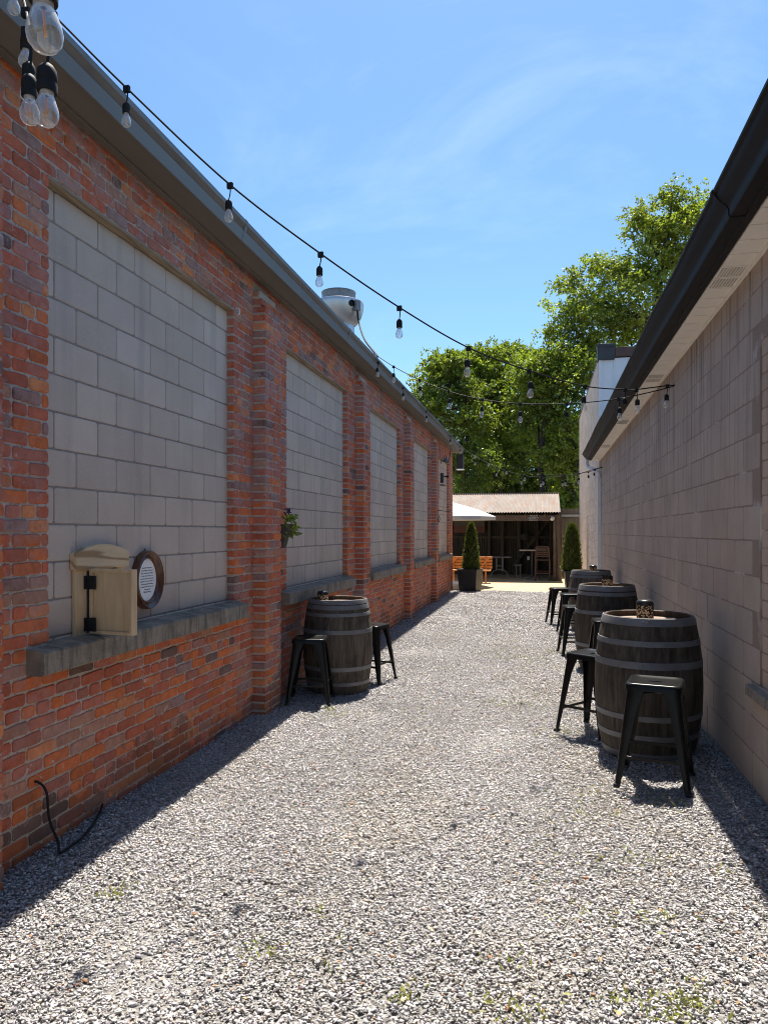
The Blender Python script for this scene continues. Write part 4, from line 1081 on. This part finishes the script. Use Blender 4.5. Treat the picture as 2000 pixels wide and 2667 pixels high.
# ------------------------------------------------------------------ shed
SY, SX1 = 25.0, .50
sh = thing('open_shed', 'open-fronted timber shed under a rusty corrugated iron roof', 'shed', (-3.5, 26.4, 0))
def corrugated(mb, p00, p10, p01, p11, pitch, amp, nrm, mi=0):
    p00, p10, p01, p11 = map(Vector, (p00, p10, p01, p11)); L_ = (p10-p00).length; n = int(L_/pitch*6); vs = []; nrm = Vector(nrm)
    for r, (a, b) in enumerate(((p00, p10), (p01, p11))):
        for i in range(n+1):
            q = i/n; vs.append(a+(b-a)*q+nrm*amp*math.sin(q*L_/pitch*2*math.pi))
    mb.add(vs, [(i, i+1, n+1+i+1, n+1+i) for i in range(n)], mi)
mb = MB(); corrugated(mb, (-7, SY-.18, 2.235), (SX1+.03, SY-.18, 2.235), (-7, 27.75, 2.985), (SX1+.03, 27.75, 2.985), .086, .013, (0, -.25, .97))
corrugated(mb, (-7, 27.75, 2.985), (SX1+.03, 27.75, 2.985), (-7, 30.4, 2.4), (SX1+.03, 30.4, 2.4), .086, .013, (0, .25, .97))
mb.build('roof', M['rust'], sh, smooth=True, world=True)
mb = MB(); mb.box((-7, 27.70, 2.985), (SX1+.04, 27.82, 3.02)); mb.build('ridge_cap', M['rust'], sh, world=True)
mb = MB(); mb.box((-7, SY-.02, 1.955), (SX1-.02, SY+.05, 2.15)); mb.build('beam', M['old_wood'], sh, world=True, bevel=.006)
for x in (-2.45, -1.83, -1.22, -.62, .0):
    mb = MB(); mb.extrude([(SY-.14, 2.16), (SY+.3, 2.275), (SY+.3, 2.17), (SY-.02, 2.09), (SY-.05, 2.05)], x, x+.05, axis='x'); mb.build('rafter_end', M['old_wood'], sh, world=True)
mb = MB(); mb.box((SX1-.20, SY-.01, 0), (SX1-.10, SY+.06, 1.954)); mb.build('post', M['old_post'], sh, world=True, bevel=.006)
mb = MB(); mb.tube(catmull([(SX1-.01, SY, 0), (SX1+.0, SY, .8), (SX1-.01, SY+.01, 1.5), (SX1-.02, SY, 2.16)], 5), [.085 + .006*math.sin(k*1.7) for k in range(16)], 12); mb.build('log_post', M['old_post'], sh, smooth=True, world=True)
mb = MB(); corrugated(mb, (-7, 28.3, 0), (SX1, 28.3, 0), (-7, 28.3, 2.95), (SX1, 28.3, 2.95), .09, .012, (0, -1, 0))
corrugated(mb, (SX1-.02, SY+.12, 0), (SX1-.02, 28.3, 0), (SX1-.02, SY+.12, 2.3), (SX1-.02, 28.3, 2.9), .09, .012, (-1, 0, 0))
mb.build('back_wall', M['dark_iron'], sh, smooth=True, world=True)
for x in (-2.05, -1.55, -.95, -.30, .2):
    mb = MB(); mb.box((x, 28.12, 0), (x+.10, 28.27, 2.8)); mb.build('stud', M['shaded_timber'], sh, world=True)
mb = MB(); mb.box((-7, 28.19, 1.35), (SX1-.05, 28.28, 1.44)); mb.build('girt', M['shaded_timber'], sh, world=True)
mb = MB(); mb.bar((-1.1, 28.1, .35), (.35, 28.1, 2.25), .04, .10); mb.build('brace', M['shaded_timber'], sh, world=True)

sg = thing('private_sign', 'black and white PRIVATE PROPERTY sign nailed to the shed beam', 'sign', (-.33, SY-.03, 2.06))
mb = MB(); mb.box((-.155, -.004, -.10), (.155, .006, .10)); mb.build('board', M['ink'], sg)
MY = Matrix(((1, 0, 0), (0, 0, -1), (0, 1, 0)))
put_text('lettering', text_mesh("PRIVATE\nPROPERTY", .070, .0006, spacing=.95, off_=.0008), M['sign_grey'], (0, -.0055, .018), MY, sg)
mb = MB(); mb.box((-.14, -.0056, -.090), (.14, -.0044, -.062)); mb.build('strip', M['sign_grey'], sg)
put_text('lettering', text_mesh("NO TRESPASSING", .026, .0006), M['ink'], (0, -.0066, -.076), MY, sg)
fl_ = thing('flood_light', 'white twin flood light on the right end of the shed beam', 'lamp', (.27, SY-.03, 2.05))
for s_ in (-1, 1):
    mb = MB(); mb.lathe([(.022, 0), (.03, .04), (.055, .10), (.05, .105)], 16); Mr = Matrix.Rotation(s_*1.0-.3, 3, 'Y') @ Matrix.Rotation(2.3, 3, 'X'); mb.v = [tuple(Mr @ Vector(p)+Vector((s_*.03, -.02, 0))) for p in mb.v]; mb.build('lamp_head', M['outlet'], fl_, smooth=True)
mb = MB(); mb.box((-.045, -.02, -.045), (.045, .01, .045)); mb.build('base', M['outlet'], fl_, bevel=.005)
pc = thing('wall_poster', 'faded grey over red poster hanging on the dark shed wall', 'poster', (-2.55, 28.05, 1.82))
mb = MB(); mb.box((-.75, -.01, -.02), (.40, .01, .32)); mb.build('upper_panel', M['board_grey'], pc)
mb = MB(); mb.box((-.75, -.012, -.26), (.40, .01, -.021)); mb.build('lower_panel', M['board_red'], pc)
mb = MB(); p = on_y(1376, 1454, 28.1); mb.box((p.x-.05, 28.08, p.z-.07), (p.x+.05, 28.11, p.z+.07)); tag(mb.build('wall_outlet', M['outlet'], bevel=.006), 'white electrical outlet on the shed back wall', 'outlet')
mb = MB(); p = on_y(1366, 1398, 28.0); mb.lathe([(.05, -.05), (.14, -.03), (.15, .02), (.06, .08)], 18, axis='y', c=(p.x, 28.0, p.z)); tag(mb.build('wall_fan', M['ink'], smooth=True), 'round black fan fixed to the shed back wall', 'fan')

# bar table and chair, folding table, bench inside
tb = thing('bar_table', 'high pale topped pedestal table at the front of the shed', 'table', (-.38, 25.75, 0))
mb = MB(); mb.box((-.42, -.35, .955), (.46, .35, 1.0)); mb.build('tabletop', M['table_top'], tb, bevel=.008)
mb = MB(); mb.lathe([(.035, .04), (.035, .955)], 16); mb.build('pedestal', M['dark_metal'], tb, smooth=True)
mb = MB()
for k in range(4): a = rad(45+90*k); mb.bar((0, 0, .06), (.33*math.cos(a), .33*math.sin(a), .02), .05, .03)
mb.build('base', M['galv'], tb)
ch = thing('bar_chair', 'tall red brown slatted chair facing the pedestal table', 'chair', (-.03, 25.02, 0), rad(-4))
for sx, sy in ((-1, 1), (1, 1), (-1, -1), (1, -1)):
    mb = MB(); top = 1.05 if sx > 0 and False else .66
    mb.bar((sx*.235, sy*.2, 0), (sx*.215, sy*.19, .66), .038, .038, up=(0, 1, 0)); mb.build('leg', M['mahogany'], ch, bevel=.003)
mb = MB(); mb.box((-.25, -.21, .662), (.25, .21, .70)); mb.build('seat', M['mahogany'], ch, bevel=.006)
for s_ in (-1, 1):
    mb = MB(); mb.bar((s_*.215, -.19, .702), (s_*.20, -.24, 1.12), .036, .034, up=(0, 1, 0)); mb.build('back_post', M['mahogany'], ch, bevel=.003)
for k in range(6):
    mb = MB(); z = .78+k*.062; y = -.19-.05*(z-.70)/.42; mb.box((-.185, y-.008, z), (.185, y+.008, z+.042)); mb.build('back_slat', M['mahogany'], ch)
for a, b, z in (((-.23, -.2), (.23, -.2), .25), ((-.23, .2), (.23, .2), .30), ((-.23, -.2), (-.23, .2), .22), ((.23, -.2), (.23, .2), .22)):
    mb = MB(); mb.bar((*a, z), (*b, z), .022, .034); mb.build('foot_rail', M['mahogany'], ch)
ft = thing('folding_table', 'grey folding table with arched metal legs in the dark shed', 'table', (on_y(1301, 1450, 26.6).x, 26.6, 0))
mb = MB(); mb.box((-.42, -.35, .70), (.42, .35, .735)); mb.build('tabletop', M['galv'], ft, bevel=.008)
for y in (-.25, .25):
    mb = MB(); mb.tube(catmull([(-.30, y, 0), (-.28, y, .12), (-.15, y, .24), (0, y, .27), (.15, y, .24), (.28, y, .12), (.30, y, 0)], 5), .014, 8); mb.tube([(-.11, y, .24), (-.11, y, .70)], .012, 8); mb.tube([(.11, y, .24), (.11, y, .70)], .012, 8); mb.tube([(-.11, y, .40), (.11, y, .40)], .010, 8); mb.build('leg', M['galv'], ft, smooth=True)
bs = thing('low_bench', 'small grey metal bench beside the folding table in the shed', 'bench', (on_y(1350, 1470, 26.8).x, 26.8, 0))
mb = MB(); mb.box((-.13, -.4, .42), (.13, .4, .455)); mb.build('seat', M['galv'], bs, bevel=.006)
for y in (-.3, .3):
    mb = MB(); mb.tube([(-.075, y, 0), (-.075, y, .42)], .012, 8); mb.tube([(.075, y, 0), (.075, y, .42)], .012, 8); mb.tube([(-.075, y, .04), (.075, y, .04)], .01, 8); mb.build('leg', M['galv'], bs, smooth=True)

# ------------------------------------------------------------------ patio things
um = thing('patio_umbrella', 'white canvas parasol opened over the orange picnic bench', 'umbrella', (-2.75, 22.4, 0))
n = 8; vs = [(0, 0, 2.50)]; rr_ = 1.36; fs = []
ringz = [(.33, 2.38), (.66, 2.24), (1.0, 2.05)]
for q, z in ringz:
    for i in range(n):
        a = 2*math.pi*(i+.02)/n; vs.append((rr_*q*math.cos(a), rr_*q*math.sin(a), z))
for i in range(n): fs.append((0, 1+i, 1+(i+1) % n))
for k in range(2):
    for i in range(n): fs.append((1+k*n+i, 1+(k+1)*n+i, 1+(k+1)*n+(i+1) % n, 1+k*n+(i+1) % n))
b = len(vs)
for i in range(n): a = 2*math.pi*(i+.02)/n; vs.append((rr_*math.cos(a), rr_*math.sin(a), 1.95))
for i in range(n): fs.append((1+2*n+i, b+i, b+(i+1) % n, 1+2*n+(i+1) % n))
mb = MB(); mb.add(vs, fs); mb.build('canopy', M['canopy'], um)
mb = MB(); mb.tube([(0, 0, .1), (0, 0, 2.5)], .024, 12); mb.build('pole', M['white_paint'], um, smooth=True)
mb = MB(); mb.lathe([(.42, 0), (.42, .05), (.38, .09), (.06, .12), (.05, .3)], 32); mb.build('base', M['white_paint'], um, smooth=True)
mb = MB(); pa = Vector((1.36*.92, -.25, 0))
def canp(q, a): 
    z = 2.24+(2.05-2.24)*(q-.66)/.34; r_ = rr_*q*math.cos(math.pi/8)/math.cos(((a % (math.pi/4))-math.pi/8)) if True else rr_*q
    return Vector((r_*math.cos(a), r_*math.sin(a), z+.005))
for (a0, a1, q0, q1) in ((-1.02, -.90, .80, .90), (-.88, -.74, .81, .89), (-1.2, -1.05, .80, .91)):
    mb.add([canp(q0, a0), canp(q0, a1), canp(q1, a1), canp(q1, a0)], [(0, 1, 2, 3)])
mb.build('printed_logo', M['teal'], um)
mb = MB(); mb.add([canp(.5, -1.0)+Vector((0,0,.05)), canp(.5, -.85)+Vector((0,0,.05)), canp(.53, -.85)+Vector((0,0,.04)), canp(.53, -1.0)+Vector((0,0,.04))], [(0,1,2,3)]); mb.build('vent_flap', M['dark_metal'], um)

bn = thing('picnic_bench', 'orange stained slatted bench seat with diagonal arm brace on the patio', 'bench', (-2.25, 23.75, 0))
for k in range(4):
    mb = MB(); mb.box((-.75, -.01+.02*k, .44+.098*k), (.66, .03+.02*k, .525+.098*k)); mb.build('back_slat', M['orange_wood'], bn, bevel=.008)
for k in range(3):
    mb = MB(); mb.box((-.75, -.44+.14*k, .375), (.64, -.31+.14*k, .41)); mb.build('seat_board', M['orange_wood'], bn, bevel=.006)
for x in (-.55, .46):
    mb = MB(); mb.bar((x, .02, 0), (x, .06, .82), .09, .045, up=(1, 0, 0)); mb.build('back_leg', M['orange_wood'], bn, bevel=.004)
    mb = MB(); mb.bar((x-.09, -.38, 0), (x-.09, -.38, .37), .07, .045, up=(1, 0, 0)); mb.build('front_leg', M['orange_wood'], bn, bevel=.004)
    mb = MB(); mb.bar((x-.18, -.05, .42), (x+.12, -.03, .80), .04, .08, up=(0, 1, 0)); mb.build('arm_brace', M['orange_wood'], bn, bevel=.004)
mb = MB(); mb.bar((-.15, -.36, .04), (.34, -.36, .24), .04, .07, up=(0, 1, 0)); mb.build('leg_brace', M['orange_wood'], bn)
mb = MB(); mb.lathe([(.001, -.05), (.05, -.05), (.055, 0), (.05, .05), (.001, .05)], 20, axis='y', c=(.06, -.25, .47)); lm = mb.build('bollard_lamp', M['black_metal'], smooth=True); lm.location = bn.location; tag(lm, 'round black lamp sitting on the orange bench seat', 'lamp')

def cedar(name, label, loc, h, r, pointy, grp, n=9000):
    t = thing(name, label, 'shrub', loc, 0, grp)
    z = h*NR.random(n)**1.05; q = z/h
    prof_ = r*np.clip((1-q)**pointy*(.75+.6*np.sqrt(q+.02)), .01, None)*1.05
    ang = NR.uniform(0, 2*math.pi, n)
    lump = 1+.20*np.sin(ang*4+z*9)*np.sin(z*14+ang*2)+.14*np.sin(ang*7-z*23)
    rad_ = prof_*lump*(1-.45*NR.random(n)**2)
    P = np.stack([rad_*np.cos(ang), rad_*np.sin(ang), z], 1)
    D = unit(np.stack([np.cos(ang)*.6, np.sin(ang)*.6, np.ones(n)*1.0], 1)+NR.normal(0, .35, (n, 3))); U = unit(np.cross(D, NR.normal(size=(n, 3))))
    v, f = leaf_quads(P, D, U, NR.uniform(.04, .10, n), NR.uniform(.010, .024, n))
    np_mesh('foliage', v, f, M['cedar'], leaf_cols(n, 4, .55, 1.3), t)
    mb = MB(); mb.tube([(0, 0, -.1), (.005, 0, h*.4), (0, 0, h*.95)], [.022, .014, .004], 8); mb.build('trunk', M['bark'], t)
    return t
pl = thing('planter_box', 'square black panelled planter box at the patio edge by the brick corner', 'planter', (-1.96, 20.42, 0), rad(-14), 'black planters at the end of the gravel')
mb = MB()
vs = []
for z, s_ in ((0, .235), (.56, .275)): vs += [(-s_, -s_, z), (s_, -s_, z), (s_, s_, z), (-s_, s_, z)]
mb.add(vs, [(0,3,2,1),(0,1,5,4),(1,2,6,5),(2,3,7,6),(3,0,4,7)])
for s_ in (-1, 1):
    mb.box((s_*.15-.006 - .06, -.266, .07), (s_*.15+.006+.06, -.262, .075)) if False else None
for k in range(4): mb.box((-.16, -.268, .09+k*.115), (.16, -.245, .18+k*.115))
mb.build('box', M['planter'], pl, bevel=.006)
mb = MB(); mb.box((-.285, -.285, .561), (.285, -.235, .59)); mb.box((-.285, .235, .561), (.285, .285, .59)); mb.box((-.285, -.234, .561), (-.235, .234, .59)); mb.box((.235, -.234, .561), (.285, .234, .59)); mb.build('rim', M['planter'], pl, bevel=.006)
mb = MB(); mb.box((-.234, -.234, .50), (.234, .234, .545)); mb.build('soil', M['soil'], pl)
cedar('cedar_shrub', 'narrow pointed cedar growing in the square planter by the brick corner', (-1.93, 20.42, .545), 1.27, .195, .66, 'cedars in black planters')
pr = thing('planter_box', 'tall tapered black planter with a wide rim behind the last right-hand barrel', 'planter', (.745, 20.95, 0), rad(5), 'black planters at the end of the gravel')
mb = MB(); vs = []
for z, s_ in ((0, .15), (.52, .205)): vs += [(-s_, -s_, z), (s_, -s_, z), (s_, s_, z), (-s_, s_, z)]
mb.add(vs, [(0,3,2,1),(0,1,5,4),(1,2,6,5),(2,3,7,6),(3,0,4,7)])
for x in (-.09, .0, .09): mb.box((x-.03, -.206, .05), (x+.03, -.165, .5))
mb.build('box', M['planter'], pr, bevel=.006)
mb = MB(); mb.box((-.27, -.27, .521), (.27, -.19, .545)); mb.box((-.27, .19, .521), (.27, .27, .545)); mb.box((-.27, -.189, .521), (-.19, .189, .545)); mb.box((.19, -.189, .521), (.27, .189, .545)); mb.build('rim', M['planter'], pr, bevel=.005)
mb = MB(); mb.box((-.188, -.188, .46), (.188, .188, .515)); mb.build('soil', M['soil'], pr)
cedar('cedar_shrub', 'fuller bright cedar in the tapered planter by the right wall', (.745, 20.95, .515), 1.28, .222, .52, 'cedars in black planters', 11000)

fe = thing('board_fence', 'weathered vertical board fence with pale rails between shed and annex', 'fence', (.95, 27.2, 0))
x = .50; k = 0
bm_ = MB()
while x < 1.9:
    wd = .14; bm_.box((x, 27.18+(.006 if k % 2 else 0), 0), (x+wd-.001, 27.205+(.006 if k % 2 else 0), 2.42+R.uniform(-.01, .01))); x += wd; k += 1
bm_.build('boards', M['fence'], fe, world=True)
for z in (1.07, 2.13):
    mb = MB(); mb.box((.52, 27.10, z), (1.9, 27.175, z+.075)); mb.build('rail', M['fence_rail'], fe, world=True)

# ------------------------------------------------------------------ trees
def tree(label, lobes, trunk, leafmat, nper, leaf, loc, grp='trees behind the shed', limbs=True):
    """lobes: (centre, radius) in world; trunk: list of points with radii"""
    t = thing('leafy_tree', label, 'tree', loc, 0, grp); o0 = np.array(loc)
    Vv, Ff, Cc = [], [], []; off = 0
    tb = MB()
    tp = [Vector(p)-Vector(loc) for p, r in trunk]; tb.tube(catmull(tp, 4), list(np.interp(np.linspace(0, len(tp)-1, 4*(len(tp)-1)+1), range(len(tp)), [r for p, r in trunk])), 10)
    mid = [Vector(p) for p, r in trunk][1:]
    for c, r in lobes:
        c = np.array(c); r = np.array(r) if hasattr(r, '__len__') else np.array((r, r, r*.8))
        vol = float(np.prod(r)); ncl = max(8, int(17*vol**.55))
        d = unit(NR.normal(size=(ncl, 3))); cl = c+d*r*(.30+.82*NR.random((ncl, 1))**.7)
        if limbs:
            b0 = min(mid, key=lambda m: (m-Vector(c)).length + max(0, m.z-c[2])*2)
            pts = catmull([b0, b0+(Vector(c)-b0)*.5+Vector((0, 0, -.25)), Vector(c)], 4)
            tb.tube([p-Vector(loc) for p in pts], list(np.linspace(.09, .03, len(pts))), 6)
            for q in cl[::3]:
                tb.tube([Vector(c)-Vector(loc), (Vector(c)+Vector(q))/2-Vector(loc)+Vector((0, 0, .1)), Vector(q)-Vector(loc)], [.028, .018, .007], 5)
        for q in cl:
            n = int(nper*NR.uniform(.6, 1.3)); s_ = NR.uniform(.30, .58)*float(np.mean(r))**.35
            # sprays: leaves gathered along several drooping shoots
            ns = 11; sd_ = unit(NR.normal(size=(ns, 3))+np.array((0, 0, .15))); k = NR.integers(0, ns, n); tt = NR.random(n)**.7
            P = q+sd_[k]*(tt*s_*1.95)[:, None]; P[:, 2] = q[2]+(P[:, 2]-q[2])*.62-.25*s_*tt**2
            P += NR.normal(0, .06*s_+.012, (n, 3))
            D = unit(sd_[k]+NR.normal(0, .8, (n, 3))+np.array((0, 0, -.35))); nrm = unit(NR.normal(0, .75, (n, 3))+np.array((0, 0, 1.)))
            U = unit(np.cross(nrm, D))
            v, f = leaf_quads(P-o0, D, U, NR.uniform(.7, 1.25, n)*leaf, NR.uniform(.55, .95, n)*leaf)
            Vv.append(v); Ff.append(f+off); off += len(v)
            lc = leaf_cols(n, 4, .8, 1.2); lc[:, :3] *= NR.uniform(.6, 1.25); lc[:, 3] = np.clip(lc[:, 3]*.6+NR.random()*.4, 0, 1); Cc.append(lc)
    np_mesh('crown', np.concatenate(Vv), np.concatenate(Ff), leafmat, np.concatenate(Cc), t)
    tb.build('trunk', M['bark'], t, smooth=True); return t
def lob(px, d): return [(tuple(at(x, y, d+dd)), (r*d/F, r*d/F*.9, r2*d/F)) for x, y, r, r2, dd in px]
d = 33
base = at(1650, 1385, d); base.z = 0
tree('tall spreading maple rising above the dark gutter on the right',
     lob([(1475, 840, 60, 45, -.5), (1540, 780, 75, 60, 0), (1500, 740, 40, 35, .5), (1600, 720, 70, 60, .6), (1660, 780, 80, 70, -.6), (1590, 850, 70, 50, 0), (1450, 880, 35, 28, 0), (1560, 690, 40, 30, 0), (1680, 690, 50, 45, 0),
          (1700, 600, 55, 55, 0), (1760, 560, 65, 60, .5), (1730, 640, 60, 55, -.5), (1790, 640, 80, 70, 0), (1670, 560, 30, 30, 0), (1750, 515, 35, 28, 0), (1830, 560, 60, 60, 0), (1540, 900, 70, 40, -.5), (1640, 880, 80, 50, .5), (1480, 930, 40, 45, 0), (1720, 760, 90, 80, 0)], d),
     [(base, .35), (base+Vector((0, 0, 3.5)), .28), (base+Vector((-.2, 0, 6)), .22), (base+Vector((.4, 0, 8.5)), .16), (base+Vector((.8, .2, 11)), .10), (base+Vector((1.3, 0, 13)), .05)], M['leaf'], 165, .12, tuple(base))
def wood(label, px, d, tx, leafmat, nper=190, leaf=.125, h=8):
    base = at(tx, 1385, d); base.z = 0
    top = sorted(px, key=lambda q: q[1])[:5]
    px = px+[(x+R.uniform(-15, 15), y-R.uniform(5, 15)+12, r, r2*.9, dd+1.7) for x, y, r, r2, dd in top]
    tree(label, lob(px, d), [(base, .22), (base+Vector((.1, 0, 2.5)), .18), (base+Vector((-.1, 0, h*.55)), .13), (base+Vector((.15, .1, h*.9)), .06)], leafmat, nper, leaf, tuple(base))
wood('round crowned green tree behind the brick building corner and the shed', [(1150, 960, 45, 45, 0), (1120, 1010, 40, 45, 0), (1185, 1000, 60, 60, .5), (1150, 1080, 60, 60, -.5), (1215, 1070, 60, 60, 0), (1200, 1150, 60, 60, 0), (1240, 1220, 60, 60, -.6), (1160, 1190, 60, 60, .5), (1110, 1060, 30, 35, 0), (1185, 940, 28, 25, 0)], 32, 1215, M['leaf_mid'], h=7.5)
wood('pale topped tree in the middle of the row behind the shed', [(1250, 960, 55, 50, 0), (1230, 930, 28, 26, 0), (1300, 990, 60, 55, .5), (1265, 1040, 60, 55, -.5), (1330, 930, 45, 40, 0), (1320, 1060, 60, 55, 0), (1380, 930, 50, 40, 0.3), (1290, 1130, 60, 55, .4), (1340, 1180, 60, 55, -.4), (1290, 1230, 50, 45, 0)], 35, 1300, M['leaf_mid'], h=8)
wood('bushy tree between the middle of the row and the annex wall', [(1400, 960, 60, 50, 0), (1430, 930, 40, 35, 0), (1370, 1000, 60, 60, 0), (1440, 1010, 70, 60, -.5), (1400, 1080, 60, 60, .5), (1470, 970, 50, 45, 0), (1470, 1070, 60, 60, 0), (1530, 960, 60, 50, 0)], 31, 1415, M['leaf_mid'], h=8)
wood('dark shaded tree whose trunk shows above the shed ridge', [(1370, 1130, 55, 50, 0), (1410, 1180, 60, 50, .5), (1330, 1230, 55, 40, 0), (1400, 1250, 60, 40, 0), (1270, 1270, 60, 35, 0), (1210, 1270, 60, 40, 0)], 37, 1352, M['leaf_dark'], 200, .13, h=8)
wood('bright young maple leaning over the shed beside the annex wall', [(1480, 1120, 35, 40, 0), (1495, 1180, 40, 45, 0), (1460, 1210, 35, 35, 0), (1490, 1260, 40, 45, 0), (1440, 1170, 25, 25, 0), (1475, 1310, 35, 30, 0)], 29.5, 1500, M['leaf'], 150, .135, h=5.5)
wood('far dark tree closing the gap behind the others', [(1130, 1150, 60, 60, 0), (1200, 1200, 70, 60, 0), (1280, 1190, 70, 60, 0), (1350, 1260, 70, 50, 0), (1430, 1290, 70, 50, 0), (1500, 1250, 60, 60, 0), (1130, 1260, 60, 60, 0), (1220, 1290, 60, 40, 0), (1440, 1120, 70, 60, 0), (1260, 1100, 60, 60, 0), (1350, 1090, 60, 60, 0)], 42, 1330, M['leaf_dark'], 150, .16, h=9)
